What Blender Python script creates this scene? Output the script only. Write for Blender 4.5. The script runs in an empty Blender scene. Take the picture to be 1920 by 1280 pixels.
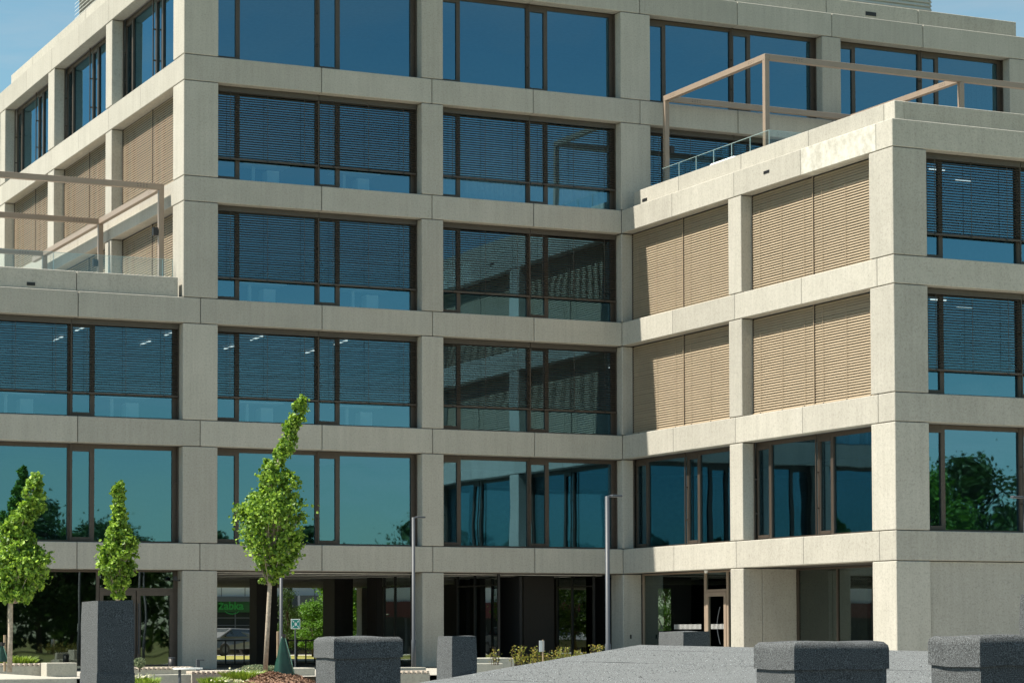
import bpy, bmesh, math, random
from mathutils import Vector, Matrix, noise

S = bpy.context.scene
COL = S.collection
R = math.radians

# ------------------------------------------------------------------ camera
CX, CY, F = 959.978, 993.4185, 4535.41
CAM = Vector((-22.9919, -73.586, 1.1395))
YAW, PITCH, ROLL = R(25.1136), R(2.422), R(-0.1656)
_f = Vector((math.sin(YAW)*math.cos(PITCH), math.cos(YAW)*math.cos(PITCH), math.sin(PITCH)))
_r = Vector((math.cos(YAW), -math.sin(YAW), 0.0))
_u = _r.cross(_f)
_r2 = _r*math.cos(ROLL) + _u*math.sin(ROLL)
_u2 = _u*math.cos(ROLL) - _r*math.sin(ROLL)
cd = bpy.data.cameras.new('camera')
cam = bpy.data.objects.new('camera', cd)
COL.objects.link(cam)
M3 = Matrix((_r2, _u2, -_f)).transposed()
cam.matrix_world = Matrix.Translation(CAM) @ M3.to_4x4()
cd.sensor_width = 36.0
cd.lens = F/1920*36
cd.shift_x = -(CX-960)/1920
cd.shift_y = (CY-640)/1920
cd.clip_start = 0.5
cd.clip_end = 3000
S.camera = cam


def at(u, v, D):
    """world point seen at photo pixel (u, v), D metres deep"""
    return CAM + D*(_f + _r2*((u-CX)/F) - _u2*((v-CY)/F))


# ------------------------------------------------------------------ light
SUN = Vector((-1.0, 0.18, 1.58)).normalized()       # towards the sun
elev = math.asin(SUN.z)
w = bpy.data.worlds.new('World')
S.world = w
w.use_nodes = True
nt = w.node_tree
bg = nt.nodes['Background']
sky = nt.nodes.new('ShaderNodeTexSky')
sky.sky_type = 'NISHITA'
sky.sun_disc = False
sky.sun_elevation = elev
sky.sun_rotation = math.atan2(SUN.x, SUN.y)
sky.air_density = 1.0
sky.dust_density = 0.3
sky.ozone_density = 2.2
tint = nt.nodes.new('ShaderNodeMix')
tint.data_type = 'RGBA'
tint.blend_type = 'MULTIPLY'
tint.inputs[0].default_value = 1.0
tint.inputs[7].default_value = (0.83, 1.0, 0.86, 1)
nt.links.new(sky.outputs[0], tint.inputs[6])
# thin high cirrus
tcw = nt.nodes.new('ShaderNodeTexCoord')
mpw = nt.nodes.new('ShaderNodeMapping')
mpw.inputs['Scale'].default_value = (2.2, 4.5, 16.0)
mpw.inputs['Rotation'].default_value = (0.0, R(8), R(25))
nt.links.new(tcw.outputs['Generated'], mpw.inputs[0])
cn = nt.nodes.new('ShaderNodeTexNoise')
cn.inputs['Scale'].default_value = 1.6
cn.inputs['Detail'].default_value = 8
cn.inputs['Roughness'].default_value = 0.62
cn.inputs['Distortion'].default_value = 0.5
nt.links.new(mpw.outputs[0], cn.inputs['Vector'])
cr_ = nt.nodes.new('ShaderNodeValToRGB')
cr_.color_ramp.elements[0].position = 0.46
cr_.color_ramp.elements[0].color = (0, 0, 0, 1)
cr_.color_ramp.elements[1].position = 0.80
cr_.color_ramp.elements[1].color = (0.45, 0.45, 0.45, 1)
nt.links.new(cn.outputs[0], cr_.inputs[0])
bw = nt.nodes.new('ShaderNodeRGBToBW')
nt.links.new(tint.outputs[2], bw.inputs[0])
gm = nt.nodes.new('ShaderNodeMath')
gm.operation = 'MULTIPLY'
gm.inputs[1].default_value = 1.45
nt.links.new(bw.outputs[0], gm.inputs[0])
cm = nt.nodes.new('ShaderNodeMix')
cm.data_type = 'RGBA'
nt.links.new(cr_.outputs[0], cm.inputs[0])
nt.links.new(tint.outputs[2], cm.inputs[6])
nt.links.new(gm.outputs[0], cm.inputs[7])
nt.links.new(cm.outputs[2], bg.inputs[0])
bg.inputs[1].default_value = 0.077
sl = bpy.data.lights.new('sun', 'SUN')
sl.energy = 4.7
sl.angle = R(0.53)
sl.color = (1.0, 0.93, 0.80)
so = bpy.data.objects.new('sun', sl)
COL.objects.link(so)
so.rotation_euler = SUN.to_track_quat('Z', 'Y').to_euler()
S.view_settings.view_transform = 'Standard'
S.view_settings.look = 'None'
S.view_settings.exposure = 0.99
S.view_settings.gamma = 1.0
S.cycles.max_bounces = 8
S.cycles.transparent_max_bounces = 16


# ------------------------------------------------------------------ materials
def mat(name):
    m = bpy.data.materials.new(name)
    m.use_nodes = True
    n = m.node_tree
    return m, n.nodes, n.links, n.nodes['Principled BSDF']


def noise_node(N, L, scale, detail=4, coord='Object', rough=0.6):
    tc = N.new('ShaderNodeTexCoord')
    t = N.new('ShaderNodeTexNoise')
    t.inputs['Scale'].default_value = scale
    t.inputs['Detail'].default_value = detail
    t.inputs['Roughness'].default_value = rough
    L.new(tc.outputs[coord], t.inputs['Vector'])
    return t


def ramp(N, L, src, stops):
    r = N.new('ShaderNodeValToRGB')
    e = r.color_ramp.elements
    while len(e) < len(stops):
        e.new(0.5)
    for i, (p, c) in enumerate(stops):
        e[i].position = p
        e[i].color = tuple(c)+(1,) if len(c) == 3 else c
    L.new(src, r.inputs[0])
    return r


def mul(N, L, a, b, fac=1.0, mode='MULTIPLY'):
    m = N.new('ShaderNodeMix')
    m.data_type = 'RGBA'
    m.blend_type = mode
    m.inputs[0].default_value = fac
    L.new(a, m.inputs[6])
    L.new(b, m.inputs[7])
    return m.outputs[2]


def grey(v):
    return (v, v, v)


def bump(N, L, B, src, strength, dist=0.01):
    b = N.new('ShaderNodeBump')
    b.inputs['Strength'].default_value = strength
    b.inputs['Distance'].default_value = dist
    L.new(src, b.inputs['Height'])
    L.new(b.outputs[0], B.inputs['Normal'])
    return b


def make_concrete(name, base, patch=False):
    m, N, L, B = mat(name)
    at_ = N.new('ShaderNodeAttribute')
    at_.attribute_name = 'tone'
    speck = noise_node(N, L, 19, 4, rough=0.8)
    r1 = ramp(N, L, speck.outputs[0], [(0.30, grey(0.68)), (0.46, grey(0.98)), (0.72, grey(1.12))])
    blot = noise_node(N, L, 0.9, 5)
    r2 = ramp(N, L, blot.outputs[0], [(0.25, (0.91, 0.91, 0.90)), (0.75, (1.04, 1.04, 1.04))])
    # rain streaks running down the panels
    tc = N.new('ShaderNodeTexCoord')
    mp = N.new('ShaderNodeMapping')
    mp.inputs['Scale'].default_value = (7, 7, 0.35)
    L.new(tc.outputs['Object'], mp.inputs[0])
    st = N.new('ShaderNodeTexNoise')
    st.inputs['Scale'].default_value = 1.0
    st.inputs['Detail'].default_value = 5
    L.new(mp.outputs[0], st.inputs['Vector'])
    r3 = ramp(N, L, st.outputs[0], [(0.3, grey(0.91)), (0.62, grey(1.0))])
    rgb = N.new('ShaderNodeRGB')
    rgb.outputs[0].default_value = (*base, 1)
    c = mul(N, L, rgb.outputs[0], at_.outputs['Color'])
    c = mul(N, L, c, r1.outputs[0])
    c = mul(N, L, c, r2.outputs[0])
    c = mul(N, L, c, r3.outputs[0])
    if patch:                      # lime bloom left on one repaired panel
        pn = noise_node(N, L, 3.2, 7, rough=0.7)
        pr = ramp(N, L, pn.outputs[0], [(0.36, grey(0)), (0.60, grey(1))])
        mx = N.new('ShaderNodeMix')
        mx.data_type = 'RGBA'
        L.new(pr.outputs[0], mx.inputs[0])
        L.new(c, mx.inputs[6])
        mx.inputs[7].default_value = (0.55, 0.54, 0.49, 1)
        c = mx.outputs[2]
    L.new(c, B.inputs['Base Color'])
    B.inputs['Roughness'].default_value = 0.92
    B.inputs['Specular IOR Level'].default_value = 0.2
    bump(N, L, B, speck.outputs[0], 0.55, 0.012)
    return m


CONC = make_concrete('exposed_concrete', (0.432, 0.413, 0.367))
CONC_P = make_concrete('bloomed_concrete', (0.45, 0.43, 0.375), True)
CONC_G = make_concrete('planter_concrete', (0.46, 0.44, 0.38))


def simple(name, col, rough=0.5, metal=0.0, var=0.12, scale=6.0, spec=0.5, bmp=0.0):
    m, N, L, B = mat(name)
    n = noise_node(N, L, scale, 4)
    r = ramp(N, L, n.outputs[0], [(0.3, grey(1-var)), (0.7, grey(1+var*0.6))])
    rgb = N.new('ShaderNodeRGB')
    rgb.outputs[0].default_value = (*col, 1)
    L.new(mul(N, L, rgb.outputs[0], r.outputs[0]), B.inputs['Base Color'])
    B.inputs['Roughness'].default_value = rough
    B.inputs['Metallic'].default_value = metal
    B.inputs['Specular IOR Level'].default_value = spec
    if bmp:
        bump(N, L, B, n.outputs[0], bmp)
    return m


BRONZE = simple('bronze_aluminium', (0.075, 0.058, 0.046), 0.45, 0.25)
BLIND = simple('bronze_blind', (0.385, 0.308, 0.218), 0.45, 0.08, 0.06, 2)
BLIND_O = simple('dark_bronze_slat', (0.064, 0.056, 0.048), 0.5, 0.1, 0.06, 2)
STEEL = simple('taupe_painted_steel', (0.29, 0.225, 0.175), 0.45, 0.0, 0.06, 3)
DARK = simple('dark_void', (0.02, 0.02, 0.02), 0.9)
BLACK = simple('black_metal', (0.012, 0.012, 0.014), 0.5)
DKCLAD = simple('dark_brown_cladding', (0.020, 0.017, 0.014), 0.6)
SOFFIT = simple('soffit_panel', (0.075, 0.066, 0.056), 0.7)
STRIP = simple('pale_ceiling_strip', (0.75, 0.74, 0.70), 0.5)
LAMPG = simple('grey_lamp_steel', (0.05, 0.058, 0.07), 0.5, 0.0, 0.06)
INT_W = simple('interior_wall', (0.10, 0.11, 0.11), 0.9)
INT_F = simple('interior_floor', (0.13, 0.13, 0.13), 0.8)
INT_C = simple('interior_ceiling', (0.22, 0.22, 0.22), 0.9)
WHITE = simple('white_laminate', (0.80, 0.80, 0.80), 0.5, 0, 0.03)
LOUV = simple('pale_grey_louvre', (0.52, 0.53, 0.50), 0.5, 0, 0.05)
ROOFM = simple('roof_gravel', (0.30, 0.29, 0.27), 0.95)


def make_glass(name, refl, base_f, trans, wav=0.012):
    m = bpy.data.materials.new(name)
    m.use_nodes = True
    N, L = m.node_tree.nodes, m.node_tree.links
    N.remove(N['Principled BSDF'])
    out = N['Material Output']
    g = N.new('ShaderNodeBsdfGlossy')
    g.inputs['Color'].default_value = (*refl, 1)
    g.inputs['Roughness'].default_value = 0.012
    t = N.new('ShaderNodeBsdfTransparent')
    t.inputs['Color'].default_value = (*trans, 1)
    mx = N.new('ShaderNodeMixShader')
    lw = N.new('ShaderNodeLayerWeight')
    lw.inputs['Blend'].default_value = 0.5
    pw = N.new('ShaderNodeMath')
    pw.operation = 'POWER'
    pw.inputs[1].default_value = 4.0
    L.new(lw.outputs['Facing'], pw.inputs[0])
    ma = N.new('ShaderNodeMath')
    ma.operation = 'MULTIPLY_ADD'
    ma.inputs[1].default_value = 1-base_f
    ma.inputs[2].default_value = base_f
    L.new(pw.outputs[0], ma.inputs[0])
    L.new(ma.outputs[0], mx.inputs[0])
    L.new(t.outputs[0], mx.inputs[1])
    L.new(g.outputs[0], mx.inputs[2])
    L.new(mx.outputs[0], out.inputs[0])
    if wav:
        n = noise_node(N, L, 0.55, 1)
        b = N.new('ShaderNodeBump')
        b.inputs['Strength'].default_value = wav
        b.inputs['Distance'].default_value = 1.0
        L.new(n.outputs[0], b.inputs['Height'])
        L.new(b.outputs[0], g.inputs['Normal'])
    return m


GLASS = make_glass('solar_glass', (0.22, 0.47, 0.63), 0.42, (0.55, 0.70, 0.75), 0.005)
GLASS_D = make_glass('lobby_glass', (0.62, 0.74, 0.72), 0.22, (0.30, 0.35, 0.33), 0.003)
GLASS_P = make_glass('passage_glass', (0.7, 0.85, 0.8), 0.22, (0.70, 0.76, 0.73), 0.003)
GLASS_L = make_glass('dark_lobby_glass', (0.75, 0.83, 0.82), 0.38, (0.10, 0.11, 0.11), 0.003)
CLEAR = make_glass('balustrade_glass', (0.8, 0.95, 0.98), 0.05, (0.93, 0.965, 0.96), 0.0)
EDGE = simple('glass_edge', (0.36, 0.47, 0.47), 0.2)


def emit(name, col, s):
    m, N, L, B = mat(name)
    B.inputs['Base Color'].default_value = (*col, 1)
    B.inputs['Emission Color'].default_value = (*col, 1)
    B.inputs['Emission Strength'].default_value = s
    return m


TUBE = emit('office_light', (1.0, 0.97, 0.88), 0.85)


def make_felt(name, base):
    m, N, L, B = mat(name)
    g = noise_node(N, L, 180, 2, rough=0.8)
    ta = N.new('ShaderNodeAttribute')
    ta.attribute_name = 'tone'
    r = ramp(N, L, g.outputs[0], [(0.36, grey(0.22)), (0.5, grey(0.9)), (0.64, grey(2.4))])
    bl = noise_node(N, L, 1.6, 5)
    r2 = ramp(N, L, bl.outputs[0], [(0.3, grey(0.93)), (0.7, grey(1.05))])
    rgb = N.new('ShaderNodeRGB')
    rgb.outputs[0].default_value = (*base, 1)
    c = mul(N, L, rgb.outputs[0], r.outputs[0])
    c = mul(N, L, c, ta.outputs['Color'])
    c = mul(N, L, c, r2.outputs[0])
    L.new(c, B.inputs['Base Color'])
    B.inputs['Roughness'].default_value = 0.9
    bump(N, L, B, g.outputs[0], 0.8, 0.006)
    return m


FELT = make_felt('charcoal_mineral_felt', (0.072, 0.077, 0.080))
FELT_R = make_felt('grey_mineral_felt', (0.135, 0.143, 0.144))


def make_leaf(name, dark, light, trans):
    m, N, L, B = mat(name)
    a = N.new('ShaderNodeAttribute')
    a.attribute_name = 'tone'
    md = tuple(d*.62+l*.38 for d, l in zip(dark, light))
    r = ramp(N, L, a.outputs['Fac'], [(0.0, dark), (0.55, md), (1.0, light)])
    L.new(r.outputs[0], B.inputs['Base Color'])
    B.inputs['Roughness'].default_value = 0.5
    B.inputs['Specular IOR Level'].default_value = 0.35
    t = N.new('ShaderNodeBsdfTranslucent')
    tm = N.new('ShaderNodeMix')
    tm.data_type = 'RGBA'
    tm.blend_type = 'MULTIPLY'
    tm.inputs[0].default_value = 1
    L.new(r.outputs[0], tm.inputs[6])
    tm.inputs[7].default_value = (*trans, 1)
    L.new(tm.outputs[2], t.inputs[0])
    mx = N.new('ShaderNodeMixShader')
    mx.inputs[0].default_value = 0.27
    L.new(B.outputs[0], mx.inputs[1])
    L.new(t.outputs[0], mx.inputs[2])
    L.new(mx.outputs[0], N['Material Output'].inputs[0])
    return m


LEAF = make_leaf('maple_leaf', (0.045, 0.12, 0.013), (0.38, 0.56, 0.08), (1.5, 1.5, 0.9))
LEAF_D = make_leaf('dark_foliage', (0.025, 0.06, 0.012), (0.07, 0.13, 0.025), (1.1, 1.2, 0.7))
LEAF_B = make_leaf('bright_foliage', (0.06, 0.15, 0.015), (0.14, 0.28, 0.03), (1.4, 1.5, 0.8))
LEAF_R = make_leaf('reddish_shrub_leaf', (0.09, 0.14, 0.02), (0.34, 0.27, 0.05), (1.3, 1.2, 0.8))
GRASSM = make_leaf('grass_blade', (0.10, 0.17, 0.02), (0.26, 0.36, 0.05), (1.3, 1.3, 0.8))
SAGE = make_leaf('sage_foliage', (0.13, 0.18, 0.10), (0.26, 0.30, 0.18), (1, 1, 0.9))
PETAL = simple('cream_flower', (0.75, 0.72, 0.50), 0.7)
BARK = simple('pale_bark', (0.42, 0.36, 0.29), 0.9, 0, 0.35, 14, 0.2, 0.6)
BARK_D = simple('dark_bark', (0.09, 0.07, 0.05), 0.9, 0, 0.3, 8, 0.2)
MULCHM = simple('bark_mulch', (0.26, 0.16, 0.11), 0.95, 0, 0.6, 18, 0.2, 0.8)
WOOD = simple('weathered_bench_slat', (0.50, 0.43, 0.36), 0.8, 0, 0.25, 9)
STAKE = simple('stake_wood', (0.36, 0.27, 0.18), 0.85, 0, 0.2, 10)
BAGM = simple('green_tarpaulin', (0.008, 0.045, 0.031), 0.42, 0, 0.25, 5, 0.5, 0.25)
SIGNG = simple('sign_green', (0.0, 0.24, 0.20), 0.4, 0, 0.03)
SIGNW = simple('sign_white', (0.8, 0.82, 0.82), 0.4, 0, 0.03)
SHOPG = simple('shop_sign_green', (0.004, 0.06, 0.014), 0.4, 0, 0.03)
SHOPL = simple('shop_letter_green', (0.014, 0.21, 0.035), 0.4, 0, 0.03)
PANELW = simple('pale_grey_cladding', (0.50, 0.54, 0.56), 0.6, 0, 0.05, 1)
PANELD = simple('slate_grey_cladding', (0.06, 0.075, 0.09), 0.5, 0, 0.1, 1)
CARP = simple('silver_car_paint', (0.13, 0.14, 0.15), 0.3, 0.4, 0.03)
RUBBER = simple('tyre_rubber', (0.02, 0.02, 0.02), 0.8)
CARGL = simple('car_glass', (0.02, 0.025, 0.03), 0.05, 0, 0.02, 3, 0.8)


def make_ground():
    m, N, L, B = mat('mixed_ground')
    n = noise_node(N, L, 0.15, 6)
    f = noise_node(N, L, 9, 4)
    r = ramp(N, L, n.outputs[0], [(0.35, (0.11, 0.14, 0.035)), (0.55, (0.20, 0.20, 0.06)), (0.7, (0.27, 0.24, 0.12))])
    r2 = ramp(N, L, f.outputs[0], [(0.3, grey(0.6)), (0.7, grey(1.25))])
    L.new(mul(N, L, r.outputs[0], r2.outputs[0]), B.inputs['Base Color'])
    B.inputs['Roughness'].default_value = 0.95
    return m


def make_paving():
    m, N, L, B = mat('concrete_paving')
    tc = N.new('ShaderNodeTexCoord')
    br = N.new('ShaderNodeTexBrick')
    br.inputs['Scale'].default_value = 2.2
    br.inputs['Mortar Size'].default_value = 0.012
    br.inputs['Color1'].default_value = (0.46, 0.44, 0.39, 1)
    br.inputs['Color2'].default_value = (0.41, 0.39, 0.345, 1)
    br.inputs['Mortar'].default_value = (0.14, 0.13, 0.12, 1)
    L.new(tc.outputs['Object'], br.inputs[0])
    n = noise_node(N, L, 2.5, 5)
    r = ramp(N, L, n.outputs[0], [(0.3, grey(0.8)), (0.7, grey(1.1))])
    L.new(mul(N, L, br.outputs[0], r.outputs[0]), B.inputs['Base Color'])
    B.inputs['Roughness'].default_value = 0.9
    return m


# ------------------------------------------------------------------ mesh helpers
RND = random.Random(11)


class MB:
    def __init__(s):
        s.v, s.f, s.tone, s.mi = [], [], [], []

    def face(s, pts, tone=1.0, mi=0):
        i = len(s.v)
        s.v += [tuple(p) for p in pts]
        s.f.append(tuple(range(i, i+len(pts))))
        s.tone.append(tone)
        s.mi.append(mi)

    def box(s, x0, x1, y0, y1, z0, z1, tone=1.0, mi=0):
        if x0 > x1: x0, x1 = x1, x0
        if y0 > y1: y0, y1 = y1, y0
        if z0 > z1: z0, z1 = z1, z0
        i = len(s.v)
        s.v += [(x0, y0, z0), (x1, y0, z0), (x1, y1, z0), (x0, y1, z0),
                (x0, y0, z1), (x1, y0, z1), (x1, y1, z1), (x0, y1, z1)]
        for q in ((0, 3, 2, 1), (4, 5, 6, 7), (0, 1, 5, 4), (1, 2, 6, 5), (2, 3, 7, 6), (3, 0, 4, 7)):
            s.f.append(tuple(i+a for a in q))
            s.tone.append(tone)
            s.mi.append(mi)

    def tube(s, pts, radii, n=8, tone=1.0, mi=0, caps=True):
        pts = [Vector(p) for p in pts]
        rings = []
        for k, p in enumerate(pts):
            d = (pts[min(k+1, len(pts)-1)]-pts[max(k-1, 0)]).normalized()
            a = d.orthogonal().normalized() if abs(d.z) < 0.9 else Vector((1, 0, 0)).cross(d).normalized()
            b = d.cross(a)
            i = len(s.v)
            for j in range(n):
                t = 2*math.pi*j/n
                q = p+(a*math.cos(t)+b*math.sin(t))*radii[k]
                s.v.append(tuple(q))
            rings.append(i)
        for k in range(len(rings)-1):
            for j in range(n):
                s.f.append((rings[k]+j, rings[k]+(j+1) % n, rings[k+1]+(j+1) % n, rings[k+1]+j))
                s.tone.append(tone)
                s.mi.append(mi)
        if caps:
            s.f.append(tuple(rings[0]+j for j in reversed(range(n))))
            s.f.append(tuple(rings[-1]+j for j in range(n)))
            s.tone += [tone]*2
            s.mi += [mi]*2

    def prism(s, poly, y0, y1, tone=1.0, mi=0):
        """poly of (x, z) extruded along y"""
        n = len(poly)
        i = len(s.v)
        s.v += [(x, y0, z) for x, z in poly]+[(x, y1, z) for x, z in poly]
        s.f.append(tuple(i+k for k in range(n)))
        s.f.append(tuple(i+n+k for k in reversed(range(n))))
        for k in range(n):
            s.f.append((i+k, i+n+k, i+n+(k+1) % n, i+(k+1) % n))
        s.tone += [tone]*(n+2)
        s.mi += [mi]*(n+2)

    def build(s, name, m, parent=None, bevel=0.0, smooth=False, fix=False):
        me = bpy.data.meshes.new(name)
        me.from_pydata(s.v, [], s.f)
        ms = m if isinstance(m, (list, tuple)) else [m]
        for k in ms:
            me.materials.append(k)
        me.polygons.foreach_set('material_index', s.mi)
        at_ = me.attributes.new('tone', 'FLOAT_COLOR', 'CORNER')
        dat = []
        for p in me.polygons:
            t = s.tone[p.index]
            dat += [t, t, t, 1.0]*p.loop_total
        at_.data.foreach_set('color', dat)
        if fix:
            b = bmesh.new()
            b.from_mesh(me)
            bmesh.ops.recalc_face_normals(b, faces=b.faces)
            b.to_mesh(me)
            b.free()
        if smooth:
            me.polygons.foreach_set('use_smooth', [True]*len(me.polygons))
        me.update()
        o = bpy.data.objects.new(name, me)
        COL.objects.link(o)
        if parent:
            o.parent = parent
        if bevel:
            bv = o.modifiers.new('bevel', 'BEVEL')
            bv.width = bevel
            bv.segments = 1
            bv.limit_method = 'ANGLE'
        return o


def tag(o, label=None, cat=None, group=None, kind=None):
    if label: o['label'] = label
    if cat: o['category'] = cat
    if group: o['group'] = group
    if kind: o['kind'] = kind
    return o


def empty(name, loc, label, cat, group=None):
    o = bpy.data.objects.new(name, None)
    COL.objects.link(o)
    o.location = loc
    o.empty_display_size = 0.3
    tag(o, label, cat, group)
    return o


def local(parent, o):
    """keep a part that was modelled in world coordinates in place under its thing"""
    o.parent = parent
    o.matrix_parent_inverse = Matrix.Translation(-Vector(parent.location))
    return o


def copy_tree(o, parent=None):
    c = o.copy()
    COL.objects.link(c)
    if parent: c.parent = parent
    for ch in list(o.children):
        copy_tree(ch, c)
    return c


# ------------------------------------------------------------------ building dimensions
XC, XQ, YQ, YQ2 = 15.7123, 16.8705, -16.5095, -15.3043
YD, YD2 = -7.2749, -8.0651
TOP = {0: 0.0, 1: 4.0, 2: 7.906, 3: 11.809, 4: 15.701, 5: 19.602, 6: 23.50}
BOT = {1: 3.1375, 2: 7.071, 3: 10.983, 4: 14.885, 5: 18.761, 6: 22.629}
XL, XR = -22.0, 33.4          # ends of the long front
DEP = 0.43                    # reveal depth
DEPF = 0.48
G = 0.011                     # half joint

office = empty('office_building', (0, 0, 0),
               'stepped concrete-framed office building with large bronze windows and slatted blinds', 'office building')


class Front:                  # faces -Y ; s = X
    def __init__(s, y): s.y = y
    def box(s, mb, a, b, d0, d1, z0, z1, tone=1.0, mi=0):
        mb.box(a, b, s.y+d0, s.y+d1, z0, z1, tone, mi)
    def pt(s, a, d, z): return (a, s.y+d, z)
    dir = 1


class Side:                   # faces -X ; s = Y, seen left to right as falling Y
    def __init__(s, x): s.x = x
    def box(s, mb, a, b, d0, d1, z0, z1, tone=1.0, mi=0):
        mb.box(s.x+d0, s.x+d1, a, b, z0, z1, tone, mi)
    def pt(s, a, d, z): return (s.x+d, a, z)
    dir = -1


FM, FW, SW, SL = Front(0.0), Front(YQ), Side(XC), Side(0.0)


def tone():
    return RND.uniform(0.90, 1.06)


def beam(fac, cuts, z0, z1, d=DEP, name='beam', patch=None):
    mb = MB()
    for i in range(len(cuts)-1):
        a, b = cuts[i], cuts[i+1]
        a2, b2 = (a+G, b-G)
        if i == 0: a2 = a
        if i == len(cuts)-2: b2 = b
        fac.box(mb, a2, b2, 0, d, z0+G, z1-G, tone(), 1 if patch == i else 0)
    return mb.build(name, [CONC, CONC_P], office, 0.016)


def corner_beam(poly, z0, z1, patch=False):
    mb = MB()
    n = len(poly)
    i = len(mb.v)
    mb.v += [(x, y, z0+G) for x, y in poly]+[(x, y, z1-G) for x, y in poly]
    mb.f.append(tuple(i+k for k in reversed(range(n))))
    mb.f.append(tuple(i+n+k for k in range(n)))
    for k in range(n):
        mb.f.append((i+k, i+(k+1) % n, i+n+(k+1) % n, i+n+k))
    t = tone()
    mb.tone += [t]*(n+2)
    mb.mi += [0]*(n+2)
    return mb.build('beam', [CONC, CONC_P], office, 0.016)


def column(x0, x1, y0, y1, z0, z1):
    mb = MB()
    mb.box(x0, x1, y0, y1, z0+G, z1-G, tone())
    return mb.build('column', CONC, office, 0.016)


# --- long front (Y = 0)
JM = [-19.6, -15.7, -11.5, -7.45, -3.39, 0.578, 4.70, 8.61, 12.355, XC]
for i in (1, 2, 3):
    beam(FM, [XL]+JM, BOT[i], TOP[i], DEPF)
for i in (4,):
    beam(FM, [4.68+G, 8.60, 12.35, XC], BOT[i], TOP[i], DEPF)
for i in (5, 6):
    beam(FM, [4.68+G, 8.60, 12.35, 16.47, 20.40, 24.35, 28.31, XR], BOT[i], TOP[i], DEPF)
colsA = [(-22.0, -21.25), (-15.0, -14.2), (-7.84, -7.07), (0.0, 1.15), (8.226, 9.002)]
for i in range(6):
    z0, z1 = TOP[i], BOT[i+1]
    for a, b in colsA:
        if i >= 3 and a < 0: continue
        if a == 0.0 and i >= 3:
            column(0, 1.15, 0, 1.148, z0, z1)
        else:
            column(a, b, 0, DEPF if i else 0.9, z0, z1)
    if i < 4:
        column(XC, XC+(DEP if i else 0.71), 0, DEPF if i else 0.9, z0, z1)
    else:
        column(XC, XQ, 0, DEPF, z0, z1)
        column(23.93, 24.72, 0, DEPF, z0, z1)
        column(32.2, XR, 0, 1.15, z0, z1)
# --- wing side (X = XC), sunlit
JW = [-15.67+G, -11.61, -7.64, -3.59, 0.0]
for i in (1, 2, 3, 4):
    mbp = 0 if i == 4 else None
    beam(SW, JW, BOT[i], TOP[i], DEP, patch=mbp)
# --- wing front (Y = YQ)
JF = [20.9+G, 24.9, 29.0, 34.0]
for i in (1, 2, 3, 4):
    beam(FW, JF, BOT[i], TOP[i], DEPF)
for i in (1, 2, 3, 4):
    corner_beam([(XC, YQ), (20.9-G, YQ), (20.9-G, YQ+DEPF), (XC+DEP, YQ+DEPF), (XC+DEP, -15.67-G), (XC, -15.67-G)], BOT[i], TOP[i])
for i in (4, 5, 6):
    corner_beam([(0, 0), (4.68-G, 0), (4.68-G, DEPF), (DEP, DEPF), (DEP, 4.86-G), (0, 4.86-G)], BOT[i], TOP[i])
for i in range(4):
    z0, z1 = TOP[i], BOT[i+1]
    column(XC, XQ, YQ, YQ2, z0, z1)
    if i:
        column(XC, XC+DEP, YD2, YD, z0, z1)
    else:
        column(XC, XC+0.69, YD2, YD, z0, z1)
    column(23.95, 24.72, YQ, YQ+DEPF, z0, z1)
# --- upper left return (X = 0), sunlit
JL = [4.86+G, 8.80, 12.83, 16.8, 20.77, 24.7, 29.5]
for i in (4, 5, 6):
    beam(SL, JL, BOT[i], TOP[i], DEP)
for i in (3, 4, 5):
    z0, z1 = TOP[i], BOT[i+1]
    for a, b in ((8.402, 9.165), (16.393, 17.293), (24.36, 25.2)):
        column(0, DEP, a, b, z0, z1)

# --- set-back upper parapets
def parapet(boxes):
    mb = MB()
    for q in boxes: mb.box(*q, tone())
    return mb.build('parapet', CONC, office, 0.016)


parapet([(-22, -15.0, 0.14, 0.5, TOP[3], 12.44), (-15+2*G, -11.4, 0.14, 0.5, TOP[3], 12.44), (-11.4+2*G, -7.4, 0.14, 0.5, TOP[3], 12.44),
         (-7.4+2*G, -3.42, 0.14, 0.5, TOP[3], 12.44), (-3.42+2*G, -0.13, 0.14, 0.5, TOP[3], 12.44)])
px = [XC+0.3, XC+0.62]
parapet([(*px, a, b, TOP[4], 16.29) for a, b in ((-16.2, -15.66), (-15.66+2*G, -11.6), (-11.6+2*G, -7.6), (-7.6+2*G, -3.52), (-3.52+2*G, -0.35))])
parapet([(a, b, -16.2, -15.88, TOP[4], 16.285) for a, b in ((XC+0.62, 21.0), (21.0+2*G, 25), (25+2*G, 34))])
parapet([(a, b, 0.3, 0.62, TOP[6], 24.12) for a, b in ((0.3, 4.3), (4.3+2*G, 8.2), (8.2+2*G, 12.3), (12.3+2*G, 16.4), (16.4+2*G, 20.5),
                                                     (20.5+2*G, 24.3), (24.3+2*G, 28.3), (28.3+2*G, 32.75))])
parapet([(0.3, 0.62, a, b, TOP[6], 24.12) for a, b in ((0.62, 4.9), (4.9+2*G, 9), (9+2*G, 13), (13+2*G, 17), (17+2*G, 21.0), (21+2*G, 24.6))])

# --- black overflow outlets in the parapets
mb = MB()
mb.box(-4.98, -4.72, 0.12, 0.3, 11.90, 12.0)
mb.build('overflow_outlet', BLACK, office)
mb = MB()
mb.box(26.0, 26.45, 0.28, 0.4, 23.66, 23.80)
mb.build('overflow_outlet', BLACK, office)
for yy in (-1.15, -9.65):
    mb = MB()
    mb.box(XC-0.012 if yy < -5 else XC+0.288, XC+0.4, yy-0.17, yy+0.17, 15.84 if yy > -5 else 15.30, 15.94 if yy > -5 else 15.385)
    mb.build('overflow_outlet', BLACK, office)

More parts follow.
